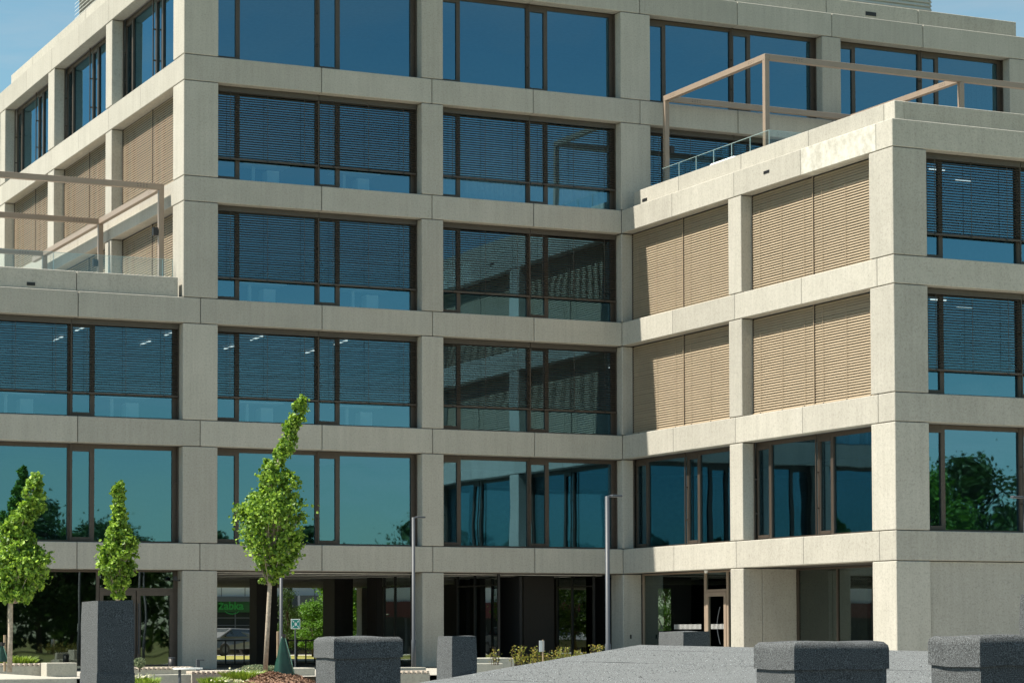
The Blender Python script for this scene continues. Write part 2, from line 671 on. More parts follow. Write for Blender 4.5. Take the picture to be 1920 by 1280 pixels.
# --- structural core: dark backing, slabs, ceilings, inner walls
def slab(x0, x1, y0, y1, i, mb):
    mb.box(x0, x1, y0, y1, BOT[i]+0.06, TOP[i]-0.02)


mb = MB()
for i in (1, 2, 3):
    slab(XL, XC+DEP, 0.10, 23.5, i, mb)
    slab(XC+DEP+0.002, 33.9, YQ+0.10, 23.5, i, mb)
slab(0.10, XC+DEP, 0.10, 29.5, 4, mb)
slab(XC+DEP+0.002, 33.9, YQ+0.10, 23.5, 4, mb)
for i in (5, 6):
    slab(0.10, 33.3, 0.10, 29.5, i, mb)
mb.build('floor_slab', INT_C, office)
mb = MB()                       # carpets
for i in (1, 2, 3, 4, 5):
    x0 = XL if i < 3 else 0.5
    mb.box(x0+0.1, 33.2, 0.56, 22.5, TOP[i]-0.018, TOP[i]+0.004)
    if i < 4: mb.box(XC+0.55, 33.4, YQ+0.56, 0.55, TOP[i]-0.018, TOP[i]+0.003)
mb.build('carpet', INT_F, office)
mb = MB()                       # inner walls
for i in (0, 1, 2, 3, 4, 5):
    z0, z1 = TOP[i]+0.006, BOT[i+1]+0.058
    if i == 0:
        mb.box(-21, 0.9, 6.5, 6.7, z0, z1)
        continue
    x0 = XL if i < 3 else 7.5
    mb.box(x0, 33, 7.5, 7.7, z0, z1)
    if i >= 3: mb.box(7.5, 7.7, 7.7, 29, z0, z1)
    if i < 4:
        mb.box(23, 23.2, YQ+7, 7.4, z0, z1)
        mb.box(23.2, 33.4, YQ+7, YQ+7.2, z0, z1)
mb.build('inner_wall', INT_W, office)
mb = MB()                       # terrace floors and roof deck
mb.box(XL, -0.02, 0.55, 24, TOP[3]-0.02, TOP[3]+0.10)
mb.box(XC+0.63, 34, -15.87, -0.02, TOP[4]-0.02, TOP[4]+0.08)
mb.box(0.63, 33, 0.63, 29, TOP[6]-0.02, TOP[6]+0.1)
mb.build('roof_deck', ROOFM, office)
mb = MB()                       # far walls closing the volume
mb.box(XL, 33.9, 23.5, 23.7, TOP[1], TOP[4])
mb.box(0.1, 33.3, 29.5, 29.7, TOP[3]+0.1, TOP[6])
mb.box(33.9, 34.05, YQ+0.5, 23.4, 0, TOP[4]-0.02)
mb.box(33.3, 33.45, 1.16, 29.4, TOP[4], TOP[6])
mb.box(XL-0.1, XL-0.005, 0.5, 23.4, 0, TOP[3])
mb.build('rear_wall', CONC, office)

# --- louvred plant room on the roof
mb = MB()
z = 23.6
while z < 28.2:
    mb.face([(1.9, 1.9, z), (30.05, 1.9, z), (30.05, 2.0, z+0.13), (1.9, 2.0, z+0.13)])
    mb.face([(1.9, 1.9, z), (30.05, 1.9, z), (30.05, 1.98, z-0.02), (1.9, 1.98, z-0.02)])
    mb.face([(1.9, 1.9, z), (1.9, 20.7, z), (2.0, 20.7, z+0.13), (2.0, 1.9, z+0.13)])
    mb.face([(30.05, 1.9, z), (30.05, 20.7, z), (29.95, 20.7, z+0.13), (29.95, 1.9, z+0.13)])
    z += 0.15
mb.box(2.05, 29.9, 2.05, 20.5, 23.6, 28.2)
mb.build('plant_room', LOUV, office)


# --- windows and blinds
def window(fac, s0, s1, z0, z1, glass=GLASS, lowframe=0.06, cables=True):
    """two units, each a narrow opening sash and a wide fixed pane"""
    W = s1-s0
    k = W/7.07

    def S_(t):
        return s0+t if fac.dir > 0 else s1-t
    mb, pn = MB(), MB()
    d0, d1 = DEPF+0.02, DEPF+0.10
    gd = DEPF+0.075
    bars = [(0, .10), (.74, .885), (3.49, 3.645), (4.20, 4.35), (6.88, 7.07)]
    for a, b in bars:
        fac.box(mb, S_(a*k), S_(b*k), d0, d1, z0, z1)
    zt, zb = z1-0.13, z0+lowframe
    e = 0.0015
    for i in range(4):
        a, b = bars[i][1]*k+e, bars[i+1][0]*k-e
        fac.box(mb, S_(a), S_(b), d0+0.004, d1-0.004, z1-0.13, z1)
        fac.box(mb, S_(a), S_(b), d0+0.004, d1-0.004, z0, zb)
        zz0, zz1 = zb, zt
        if i in (0, 2):                              # opening sash has a heavier frame
            fac.box(mb, S_(a), S_(b), d0-0.012, d1-0.006, zb+e, zb+0.10)
            fac.box(mb, S_(a), S_(b), d0-0.012, d1-0.006, zt-0.10, zt-e)
            zz0, zz1 = zb+0.1, zt-0.1
        ja, jb, jc = RND.uniform(-.0025, .0025), RND.uniform(-.0025, .0025), RND.uniform(-.002, .002)
        p = [fac.pt(S_(a), gd+ja, zz0), fac.pt(S_(b), gd+jb, zz0), fac.pt(S_(b), gd+jb+jc, zz1), fac.pt(S_(a), gd+ja+jc, zz1)]
        pn.face(p if fac.dir > 0 else p)
    if cables:                                       # guide rails of the blinds
        for t in (0.05, 3.565, 7.03):
            fac.box(mb, S_(t*k-0.018), S_(t*k+0.018), 0.385, 0.421, z0, z1-0.002)
        for t in (0.05, 3.565, 7.03):
            for fz in (0.27, 0.62):
                fac.box(mb, S_(t*k-0.03), S_(t*k+0.03), 0.422, d0-0.001, z0+(z1-z0)*fz, z0+(z1-z0)*fz+0.04)
    o = mb.build('window', BRONZE, office)
    pn.build('pane', glass, o)
    return o


def blind(fac, s0, s1, z0, z1, closed=False, tilt=-15.0, drop=0.73):
    W = s1-s0
    k = W/7.07

    def S_(t):
        return s0+t if fac.dir > 0 else s1-t
    mb = MB()
    pitch = 0.077 if not closed else 0.0805
    tilt += RND.uniform(-1.5, 1.5)
    if not closed: drop += RND.uniform(-.02, .02)
    zb = z0+(0.02 if closed else drop)
    hw = 0.041 if not closed else 0.045
    d = 0.405
    for a, b in ((0.03, 3.556), (3.574, 7.045)):
        sa, sb = S_(a*k), S_(b*k)
        z = zb+0.09
        while z < z1-(0.03 if closed else 0.17):
            tl = R(tilt+RND.uniform(-1.0, 1.0))
            dz = RND.uniform(-0.003, 0.003)
            co, si = math.cos(tl), math.sin(tl)
            # outer edge, raised spine, inner edge: a gently crowned slat
            o_ = (d-hw*co, z+dz-hw*si*-1 if False else z+dz-hw*si)
            m_ = (d+0.006*si, z+dz+0.006*co)
            i_ = (d+hw*co, z+dz+hw*si)
            mb.face([fac.pt(sa, *o_), fac.pt(sb, *o_), fac.pt(sb, *m_), fac.pt(sa, *m_)])
            mb.face([fac.pt(sa, *m_), fac.pt(sb, *m_), fac.pt(sb, *i_), fac.pt(sa, *i_)])
            z += pitch
        n = 2 if not closed else 2                  # ladder cords
        for q in range(3):
            t = a+(b-a)*(0.14+0.36*q)
            fac.box(mb, S_(t*k-0.006), S_(t*k+0.006), d-0.052, d-0.044, zb+0.03, z1-0.14)
        # stacked head
        if not closed: fac.box(mb, sa, sb, d-0.045, d+0.06, z1-0.17, z1-0.004)
    if closed:                                  # guide wire between the two halves
        fac.box(mb, S_(3.565*k-0.012), S_(3.565*k+0.012), 0.350, 0.358, zb, z1-0.006)
    o = mb.build('blind', BLIND if closed else BLIND_O, office)
    rl = MB()
    for a, b in ((0.03, 3.535), (3.60, 7.045)):
        fac.box(rl, S_(a*k), S_(b*k), d-0.05, d+0.04, zb, zb+0.055)
        for q in range(3):
            t = a+(b-a)*(0.14+0.36*q)
            fac.box(rl, S_(t*k-0.03), S_(t*k+0.03), d-0.062, d-0.0515, zb+0.005, zb+0.05, 1.0, 1)
    rl.build('bottom_rail', [BLIND if closed else BRONZE, BLACK], o)
    return o


b1, b2 = (1.152, 8.224), (9.004, XC-0.002)
bl_ = [(-7.068, -0.002), (-14.198, -7.842), (-21.248, -15.002)]
for i in (1, 2, 3, 4, 5):
    z0, z1 = TOP[i], BOT[i+1]
    for s in (b1, b2): window(FM, *s, z0, z1)
    if i in (2, 3, 4):
        for s in (b1, b2): blind(FM, *s, z0, z1, drop=0.77 if i == 2 else 0.71)
    if i < 3:
        for s in bl_: window(FM, *s, z0, z1)
        if i == 2:
            for s in bl_: blind(FM, *s, z0, z1, drop=0.71)
    if i < 4:
        for s in ((YD, -0.002), (YQ2+0.002, YD2-0.002)):
            window(SW, *s, z0, z1)
            if i > 1: blind(SW, *s, z0, z1, True, 66)
        for s in ((XQ+0.002, 23.948), (24.722, 33.8)):
            window(FW, *s, z0, z1)
            if i > 1: blind(FW, *s, z0, z1, drop=0.70)
    if i > 3:
        for s in ((XQ+0.002, 23.928), (24.722, 32.198)):
            window(FM, *s, z0, z1)
            if i == 4: blind(FM, *s, z0, z1, drop=0.3)
    if i > 2:
        for s in ((1.15, 8.40), (9.167, 16.391), (17.295, 24.358)):
            window(SL, *s, z0, z1)
            if i < 5: blind(SL, *s, z0, z1, True, 64)

# --- office ceiling lights: short linear fittings
mb = MB()
for i in (1, 2, 3, 4, 5):
    zc = BOT[i+1]+0.02
    for gx in range(-21, 33, 3):
        if i >= 3 and gx < 1: continue
        for gy in (2.2, 5.0):
            if gx > 8 and gx < 16: continue
            if RND.random() < (0.75 if i == 2 else 0):
                mb.box(gx+0.4, gx+0.44, gy, gy+1.2, zc-0.05, zc-0.01)
    if i in (2, 3):
        for gx, gy in ((18.6, -14.2), (20.4, -13.0), (19.2, -11.5)):
            mb.box(gx, gx+.55, gy, gy+.05, zc-.05, zc-.01)
mb.build('ceiling_light', TUBE, office)

# --- ground floor, left: glazed entrance
def glazed(name_parts, glass):
    pass


gf, gp = MB(), MB()
y0, y1 = 0.50, 0.58
zt = BOT[1]
for a, b in ((-2.645, -2.545), (-0.14, -0.002), (-7.068, -6.97)):
    gf.box(a, b, y0, y1, 0.0, zt)
gf.box(-6.968, -2.647, y0+0.003, y1-0.003, zt-0.07, zt)
gf.box(-6.968, -2.647, y0+0.003, y1-0.003, 0, 0.07)
gf.box(-2.543, -0.142, y0+0.003, y1-0.003, zt-0.05, zt)
gf.box(-2.543, -0.142, y0-0.02, y1-0.003, 2.50, 2.58)
gp.face([(-6.97, 0.54, 0.07), (-2.645, 0.54, 0.07), (-2.645, 0.54, zt-0.07), (-6.97, 0.54, zt-0.07)])
gp.face([(-2.545, 0.54, 2.58), (-0.14, 0.54, 2.58), (-0.14, 0.54, zt-0.05), (-2.545, 0.54, zt-0.05)])
ent = gf.build('shopfront', BRONZE, office)
gp.build('pane', GLASS_D, ent)
for s in bl_[1:]:
    f_, p_ = MB(), MB()
    f_.box(s[0], s[0]+0.1, y0, y1, 0, zt)
    f_.box(s[1]-0.1, s[1], y0, y1, 0, zt)
    f_.box(s[0]+.101, s[1]-.101, y0, y1, zt-.07, zt)
    p_.face([(s[0], 0.54, 0), (s[1], 0.54, 0), (s[1], 0.54, zt), (s[0], 0.54, zt)])
    p_.build('pane', GLASS_D, f_.build('shopfront', BRONZE, office))
for a, b in ((-2.54, -1.375), (-1.345, -0.145)):
    d = MB()
    d.box(a, a+0.12, y0-0.03, y1-0.01, 0.02, 2.495)
    d.box(b-0.12, b, y0-0.03, y1-0.01, 0.02, 2.495)
    d.box(a+0.121, b-0.121, y0-0.028, y1-0.012, 2.34, 2.495)
    d.box(a+0.121, b-0.121, y0-0.028, y1-0.012, 0.02, 0.17)
    do = d.build('entrance_door', STEEL if False else BRONZE, office)
    p = MB()
    p.face([(a+.12, .53, .17), (b-.12, .53, .17), (b-.12, .53, 2.34), (a+.12, .53, 2.34)])
    p.build('pane', GLASS_D, do)
    h = MB()
    xx = b-0.06 if a < -2 else a+0.06
    h.tube([(xx, y0-0.08, 0.5), (xx, y0-0.08, 2.1)], [0.018]*2)
    h.box(xx-0.01, xx+0.01, y0-0.08, y0-0.03, 0.7, 0.73)
    h.box(xx-0.01, xx+0.01, y0-0.08, y0-0.03, 1.9, 1.93)
    h.build('handle', LAMPG, do)
mb = MB()                       # projector lamp on the column reveal
mb.box(-0.14, -0.005, 0.22, 0.25, 2.80, 2.84)
mb.tube([(-0.14, 0.235, 2.82), (-0.20, 0.20, 2.86)], [0.02, 0.02])
mb.tube([(-0.20, 0.28, 2.88), (-0.20, 0.10, 2.88)], [0.055, 0.07], 10)
mb.build('wall_lamp', BLACK, office)

# --- ground floor, middle: open passage
mb = MB()
mb.box(1.152, XC-0.002, 0.49, 26, BOT[1]-0.02, BOT[1]+0.05)
pc = mb.build('passage_ceiling', SOFFIT, office)
mb = MB()
yy = 1.2
while yy < 26:
    mb.box(1.3, XC-0.2, yy, yy+0.07, BOT[1]-0.045, BOT[1]-0.021)
    yy += 2.15
mb.build('ceiling_strip', STRIP, pc)
for x0, x1, ya, yb in ((5.38, 6.15, 8.4, 9.2), (8.34, 9.06, 8.4, 9.6)):
    mb = MB()
    mb.box(x0, x1, ya, yb, 0, BOT[1]-0.03)
    mb.box(x0+0.35, x0+0.365, ya-0.004, ya+0.01, 0, BOT[1]-0.03)
    mb.build('passage_column', DKCLAD, office, 0.01)
column(15.08, 15.45, 22.8, 23.4, 0, BOT[1]-0.05)
mb = MB()                       # left wall of the passage
mb.box(0.9, 1.15, 1.15, 12, 0, BOT[1]-0.03)
mb.build('passage_wall', DKCLAD, office)
for xg, ya, yb in ((9.2, 3.2, 5.76), (11.3, 0.62, 4.1), (15.2, 1.2, 4.1)):   # glazing along the passage
    gf, gp = MB(), MB()
    for yy in (ya, (ya+yb)/2+.2, yb-.07):
        gf.box(xg-.04, xg+.04, yy, yy+.07, 0, BOT[1]-.03)
    for q0, q1 in ((ya+.071, (ya+yb)/2+.199), ((ya+yb)/2+.271, yb-.071)):
        gf.box(xg-.035, xg+.035, q0, q1, 2.72, 2.77)
    gp.face([(xg, ya, 0), (xg, yb, 0), (xg, yb, 3.05), (xg, ya, 3.05)])
    gp.build('pane', GLASS_P if xg < 10 else GLASS_L, gf.build('lobby_glazing', BLACK, office))
mb = MB()
mb.box(13.15, 14.35, 2.6, 3.5, 0, BOT[1]-0.03)
mb.build('lobby_pier', DKCLAD, office, 0.01)
mb = MB()
mb.box(9.16, 9.4, 6.4, 7.3, 0, BOT[1]-0.03)
mb.build('lobby_pier', DKCLAD, office, 0.01)
mb = MB()
mb.box(11.32, 12.2, 4.2, 4.4, 0, 3.05)
mb.box(15.3, 15.5, 4.16, 22.7, 0, 3.05)
mb.box(12.2, 12.3, .9, 4.15, 0, 3.05)
mb.box(16.1, 16.2, .9, 4.15, 0, 3.05)
mb.box(9.3, 10.25, 3.7, 5.75, 0.004, 0.02)
WX0, WX1 = 23.6, 24.3
mb.box(17.0, WX0, 12, 12.2, 0, 3.05)
mb.box(WX1, 33.8, 12, 12.2, 0, 3.05)
mb.box(WX0, WX1, 12.001, 12.199, 0, 1.2)
mb.box(WX0, WX1, 12.001, 12.199, 2.9, 3.05)
mb.box(26.5, 26.7, YQ+8, 11.9, 0, 3.05)
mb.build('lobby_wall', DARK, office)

# --- ground floor of the wing: recessed door, porch, blank panel
gf, gp = MB(), MB()
X1 = XC+0.74
for a, b in ((-0.10, -0.002), (-4.42, -4.29), (-5.86, -5.74), (-7.27, -7.17)):
    gf.box(X1, X1+0.08, a, b, 0, BOT[1])
gf.box(X1+0.003, X1+0.077, -4.288, -0.102, BOT[1]-0.06, BOT[1])
gf.box(X1+0.003, X1+0.077, -7.168, -5.862, BOT[1]-0.06, BOT[1])
gf.box(X1+0.003, X1+0.077, -5.738, -4.422, BOT[1]-0.06, BOT[1])
gf.box(X1+0.003, X1+0.077, -5.738, -4.422, 2.45, 2.53)
for a, b, z0, z1 in ((-4.29, -0.10, 0, BOT[1]-.06), (-5.74, -4.42, 2.53, BOT[1]-.06), (-7.17, -5.86, 0, BOT[1]-.06)):
    gp.face([(X1+.04, a, z0), (X1+.04, b, z0), (X1+.04, b, z1), (X1+.04, a, z1)])
sf = gf.build('shopfront', STEEL, office)
gp.build('pane', GLASS_D, sf)
d = MB()
d.box(X1-.02, X1+.07, -4.57, -4.425, 0.02, 2.44)
d.box(X1-.02, X1+.07, -5.735, -5.59, 0.02, 2.44)
d.box(X1-.018, X1+.068, -5.589, -4.571, 2.30, 2.44)
d.box(X1-.018, X1+.068, -5.589, -4.571, 0.02, 0.16)
do = d.build('glazed_door', STEEL, office)
p = MB()
p.face([(X1+.03, -5.59, .16), (X1+.03, -4.57, .16), (X1+.03, -4.57, 2.3), (X1+.03, -5.59, 2.3)])
p.build('pane', GLASS_D, do)
h = MB()
pts = [(X1-.07-0.03*math.sin(math.pi*t/8), -5.45+0.14*math.sin(math.pi*t/8), 0.75+1.2*t/8) for t in range(9)]
h.tube(pts, [0.014]*9)
h.build('handle', LAMPG, do)
st = MB()                       # white manifestation stripes on the glass
for yy in [-4.7-0.085*k for k in range(11)]+[-2.2-0.085*k for k in range(22)]:
    st.box(X1+.022 if yy < -4.5 else X1+.03, X1+.026 if yy < -4.5 else X1+.034, yy-.025, yy, 1.24, 1.40)
st.build('glass_marking', WHITE, sf)
XP = XC+1.95
wp = MB()
wp.box(XC+0.70, XP, YD2, YD2+0.3, 0, BOT[1]-G, tone())
wp.build('wall_panel', CONC, office, 0.012)
gf, gp = MB(), MB()
for a, b in ((-8.16, -8.07), (-10.44, -10.36), (-15.4, -15.306)):
    gf.box(XP, XP+.08, a, b, 0, BOT[1])
gf.box(XP+.003, XP+.077, -15.304, -8.162, BOT[1]-.06, BOT[1])
gp.face([(XP+.04, -15.3, 0), (XP+.04, -8.1, 0), (XP+.04, -8.1, BOT[1]-.06), (XP+.04, -15.3, BOT[1]-.06)])
sf = gf.build('shopfront', BRONZE, office)
gp.build('pane', GLASS_D, sf)
mb = MB()
mb.box(XP+1.1, XP+1.3, -10.4, -8.2, 0, 3.05)
mb.box(XP+3.4, XP+3.6, -15.3, -10.4, 0, 3.05)
mb.build('inner_wall', INT_C, office)
mb = MB()
mb.box(XC+0.44, XP+0.2, YQ2+0.01, YD2-0.002, BOT[1]+0.02, BOT[1]+0.07)
mb.build('porch_ceiling', SOFFIT, office)
wp = MB()
wp.box(XQ+G, 23.93, YQ+0.10, YQ+0.4, 0, BOT[1]-G, 0.9)
wp.build('wall_panel', CONC, office, 0.012)
mb = MB()                       # small white sensor lamps under the beams
mb.tube([(XC+.30, -5.2, BOT[1]-.09), (XC+.30, -5.2, BOT[1]-0.002)], [0.05, 0.07], 10)
mb.build('porch_lamp', WHITE, office)
mb = MB()
mb.tube([(XC+.35, -15.2, 2.85), (XC+.35, -15.295, 2.85)], [0.04, 0.05], 10)
mb.build('porch_lamp', WHITE, office)
mb = MB()
mb.box(XC+.25, XC+.31, -0.012, -0.001, 0.92, 1.06)
mb.build('intercom', BLACK, office)

# ------------------------------------------------------------------ terraces
def perforations(mb, fn):
    for i in range(4):
        for j in range(2):
            fn(i, j)


def pergola(label, posts, rails, z, lamps):
    o = empty('pergola', (posts[0][0], posts[0][1], posts[0][2]), label, 'pergola', 'steel pergola frames on the terraces')
    t = 0.17
    for x, y, zb in posts:
        m_ = MB()
        m_.box(x, x+t, y, y+t, zb, z-0.001)
        local(o, m_.build('post', STEEL, None, 0.008))
    for (xa, ya), (xb, yb) in rails:
        m_ = MB()
        m_.box(xa, xb, ya, yb, z, z+0.19)
        # rows of drain slots near the ends
        if abs(xb-xa) > abs(yb-ya):
            for c in (xa+0.9, xb-0.9):
                for i in range(4):
                    for j in range(2):
                        m_.box(c+i*.10, c+i*.10+.045, ya-.004, ya+.01, z+.055+j*.06, z+.075+j*.06, 1, 1)
        else:
            for c in (ya+0.7, yb-0.9):
                for i in range(4):
                    for j in range(2):
                        m_.box(xa-.004, xa+.01, c+i*.10, c+i*.10+.045, z+.055+j*.06, z+.075+j*.06, 1, 1)
        local(o, m_.build('rail', [STEEL, BLACK], None, 0.006))
    for x, y, zz in lamps:
        m_ = MB()
        m_.box(x-.18, x-.02, y+.02, y+.16, zz, zz+.26)
        m_.box(x-.02, x-.001, y+.06, y+.12, zz+.09, zz+.17)
        local(o, m_.build('spotlight', BLACK, None, 0.008))
    return o


ZR = 19.53
pergola('taupe steel pergola frame on the right-hand roof terrace above the sunlit wing',
        [(17.15, -7.22, 15.79), (17.15, -0.55, 15.79), (24.75, -7.22, 15.79), (24.75, -0.55, 15.79)],
        [((17.15, -7.22), (17.32, -0.38)), ((17.322, -7.22), (34, -7.05)), ((24.75, -7.048), (24.92, -0.55)), ((17.322, -0.548), (34, -0.38))],
        ZR, [(17.33+0.19, -0.6, 17.72)])
ZL = 15.44
pergola('taupe steel pergola frame on the left-hand terrace in front of the blinds',
        [(-0.38, 1.40, 11.93), (-0.38, 8.63, 11.93), (-0.38, 16.44, 11.93)],
        [((-0.38, 1.572), (-0.21, 18.2)), ((-20, 1.40), (-0.21, 1.57)), ((-20, 8.63), (-0.382, 8.80)), ((-20, 16.44), (-0.382, 16.61))],
        ZL, [(-0.38, 1.40, 13.95), (-0.38, 8.63, 13.95)])


def balustrade(label, runs):
    x0, y0_, z0, *_ = runs[0]
    o = empty('glass_balustrade', (x0, y0_, z0), label, 'balustrade', 'glass balustrades on the terraces')
    for (x0, y0_, z0, x1, y1_, z1) in runs:
        m_ = MB()
        if x0 == x1: m_.box(x0, x0+0.018, y0_, y1_, z0, z1)
        else: m_.box(x0, x1, y0_, y0_+0.018, z0, z1)
        p = local(o, m_.build('pane', CLEAR))
        e = MB()
        if x0 == x1:
            e.box(x0-.004, x0+0.022, y0_, y1_, z1+.0005, z1+.012)
            e.box(x0-.002, x0+.02, y0_-.016, y0_-.001, z0, z1)
        else:
            e.box(x0, x1, y0_-.004, y0_+.022, z1+.0005, z1+.012)
            e.box(x1+.001, x1+.016, y0_-.002, y0_+.02, z0, z1)
        eo = e.build('edge_strip', EDGE, p)
        eo.matrix_parent_inverse = Matrix.Identity(4)
    return o


balustrade('frameless glass balustrade along the left-hand terrace parapet',
           [(-5.70+1.77*k, 0.9, 11.92, -3.96+1.77*k, 0.9, 13.1) for k in range(-8, 3)]+[(-0.42, 0.9, 11.92, -0.08, 0.9, 13.1)])
balustrade('frameless glass balustrade climbing behind the sunlit wing parapet',
           [(16.5, -8.5+1.1666*k, 15.79, 16.5, -8.5+1.1666*k+1.145, 16.93) for k in range(0, 6)] +
           [(16.53+1.6*k, -8.52, 15.79, 16.53+1.6*k+1.57, -8.52, 16.93) for k in range(0, 10)])
# pale cushioned bench on the terrace
tb = empty('terrace_bench', (16.38, -6.1, 16.29), 'pale rounded lounge seat lying along the sunlit wing parapet', 'bench')
m_ = MB()
m_.box(16.22, 16.42, -6.75, -5.2, 16.293, 16.42)
local(tb, m_.build('seat', SIGNW, None, 0.05))

# ------------------------------------------------------------------ desks behind the glass
def desk_parts(x, y, z, label):
    o = empty('office_desk', (x, y, z), label, 'desk', 'white desks behind the office windows')
    a = MB(); a.box(-.8, .8, -.4, .4, .70, .73); a.build('desktop', WHITE, o)
    for sx in (-.35,):
        b = MB(); b.box(sx-.05, sx+.05, -.05, .05, .03, .70); b.box(sx-.05, sx+.05, -.36, .36, 0.0, .03); b.build('leg', WHITE, o)
    b = MB(); b.box(.05, .47, -.25, .25, 0.0, .56); b.build('drawer_unit', WHITE, o, 0.008)
    return o


names = {1: 'lowest office floor', 2: 'second office floor', 3: 'third office floor', 4: 'fourth office floor'}
k = 0
first = desk_parts(-5.0, 1.3, TOP[2]+.006, 'white desk with drawer unit behind the leftmost second-floor window')
spots = [(-1.6, 1.3, 2, 'white desk behind the second-floor window, left of the wide corner column'),
         (2.9, 1.25, 2, 'white desk behind the second-floor window above the tallest maple'),
         (6.4, 1.3, 2, 'white desk behind the second-floor window left of the narrow middle column'),
         (3.0, 1.3, 3, 'white desk behind the third-floor window right of the left terrace'),
         (6.6, 1.25, 3, 'white desk behind the third-floor window beside the narrow middle column'),
         (3.1, 1.25, 4, 'white desk behind the fourth-floor window next to the building corner'),
         (6.3, 1.3, 4, 'white desk behind the fourth-floor window beside the narrow middle column')]
for x, y, i, lb in spots:
    c = copy_tree(first)
    c.location = (x, y, TOP[i]+.006)
    c['label'] = lb
cur = empty('curtain', (9.3, 0.85, TOP[4]), 'white sheer curtain behind the fourth-floor window left of the sunlit wing', 'curtain')
m_ = MB()
n = 90
for q in range(n):
    xa, xb = 9.3+6.2*q/n, 9.3+6.2*(q+1)/n
    ya, yb = 0.9+0.06*math.sin(q*1.3), 0.9+0.06*math.sin((q+1)*1.3)
    m_.face([(xa, ya, TOP[4]+.02), (xb, yb, TOP[4]+.02), (xb, yb, BOT[5]), (xa, ya, BOT[5])])
local(cur, m_.build('curtain_fabric', simple('sheer_curtain', (0.55, 0.57, 0.58), 0.9), None, 0, True))

# ------------------------------------------------------------------ ground
def grid_sheet(name, x0, x1, y0, y1, z, m, kind='structure'):
    a = MB()
    a.face([(x0, y0, z), (x1, y0, z), (x1, y1, z), (x0, y1, z)])
    o = a.build(name, m)
    tag(o, kind=kind)
    return o


grid_sheet('ground', -900, 900, -900, 900, -0.45, make_ground())
PAVE = make_paving()
grid_sheet('plaza', -60, 80, -48.0, -13.3, -0.42, PAVE)
grid_sheet('pavement', -60, 80, -13.3, 26, 0.0, PAVE)
grid_sheet('forecourt', -60, 90, 26.01, 64, -0.008, PAVE)
grid_sheet('lawn', -10, 60, 27, 44, 0.0, simple('dry_lawn', (0.24, 0.23, 0.05), 0.95, 0, 0.5, 5))
grid_sheet('road', -300, 300, 66, 74, -0.43, simple('asphalt', (0.05, 0.05, 0.052), 0.9, 0, 0.2, 3))

# ------------------------------------------------------------------ low felt-roofed building in front
P1, P2, P3 = at(1200, 1208, 32), at(1660, 1218, 30), at(815, 1275, 20)
nrm = (P2-P1).cross(P3-P1).normalized()
if nrm.z < 0: nrm = -nrm


def onroof(x, y, dz=0.0):
    return Vector((x, y, P1.z-(nrm.x*(x-P1.x)+nrm.y*(y-P1.y))/nrm.z+dz))


low = empty('low_felt_roofed_building', (P1.x, P1.y, 0), 'low building with a grey mineral-felt roof in the foreground', 'outbuilding')
dfar = (P2-P1).normalized()
dver = (P3-P1).normalized()
Bfar = P1+dfar*30
Bver = P1+dver*22
Bnr = Bver+dfar*26
me = MB()
NX, NY = 60, 60
pts = []
for j in range(NY+1):
    row = []
    for i in range(NX+1):
        a = P1.lerp(Bfar, i/NX)
        b = Bver.lerp(Bnr, i/NX)
        p = a.lerp(b, j/NY)
        dz = 0.003*noise.noise(Vector((p.x*0.9, p.y*0.9, 0)))
        row.append(p+Vector((0, 0, dz)))
    pts.append(row)
for j in range(NY):
    for i in range(NX):
        me.face([pts[j][i], pts[j+1][i], pts[j+1][i+1], pts[j][i+1]])
# rear slope falling away beyond the verge, and the felt fascia at the far edge
dn = Vector((-0.93, 0.36, 0)).normalized()
for j in range(NY):
    a, b = pts[j][0], pts[j+1][0]
    fa, fb = a+dn*6+Vector((0, 0, -1.0)), b+dn*6+Vector((0, 0, -1.0))
    me.face([a, fa, fb, b])
for i in range(NX):
    a, b = pts[0][i], pts[0][i+1]
    me.face([a, b, b-Vector((0, 0, 0.14)), a-Vector((0, 0, 0.14))])
# overlapping felt sheets: a dark bitumen edge where one sheet ends on the next
for q, off in enumerate((2.4, 6.9, 11.8)):
    o0 = P1+dver*off
    for i in range(90):
        a = o0+dfar*(i*0.3); b = o0+dfar*((i+1)*0.3)
        a = a+dver*0.05*noise.noise(Vector((i*.35, q*3.1, 0))); b = b+dver*0.05*noise.noise(Vector(((i+1)*.35, q*3.1, 0)))
        ha, hb = [Vector((0, 0, .0022+.0045*noise.noise(Vector((k*.5, q*5.3, 1))))) for k in (i, i+1)]
        me.face([a-Vector((0, 0, .01)), b-Vector((0, 0, .01)), b+hb, a+ha], 1.0, 1)
        me.face([a+ha, b+hb, b-dver*.5-Vector((0, 0, .004)), a-dver*.5-Vector((0, 0, .004))])
gr = random.Random(4)
for _ in range(52000):              # coarse mineral granules standing proud of the sheet
    a_, b_ = gr.random()*24, gr.random()**.8*16
    p = P1+dver*b_+dfar*a_
    s_, h_ = gr.uniform(.004, .009), gr.uniform(.003, .008)
    tn = gr.choice((.45, .7, 1.0, 1.5, 2.2))
    q0 = gr.uniform(0, 6.28)
    t3 = [p+Vector((math.cos(q0+k*2.094)*s_, math.sin(q0+k*2.094)*s_, -.001)) for k in range(3)]
    tp = p+Vector((0, 0, h_))
    for k in range(3):
        me.face([t3[k], t3[(k+1) % 3], tp], tn)
for _ in range(90):                  # scraps of felt and dead leaves
    p = P1+dfar*gr.random()*16+dver*gr.random()*14
    leaf_q = gr.uniform(.01, .03)
    q0 = gr.uniform(0, 6.28)
    t3 = [p+Vector((math.cos(q0+k*2.094)*leaf_q, math.sin(q0+k*2.094)*leaf_q, .002)) for k in range(3)]
    tp = p+Vector((0, 0, leaf_q*.5))
    for k in range(3):
        me.face([t3[k], t3[(k+1) % 3], tp], gr.choice((.2, .35, 1.8)))
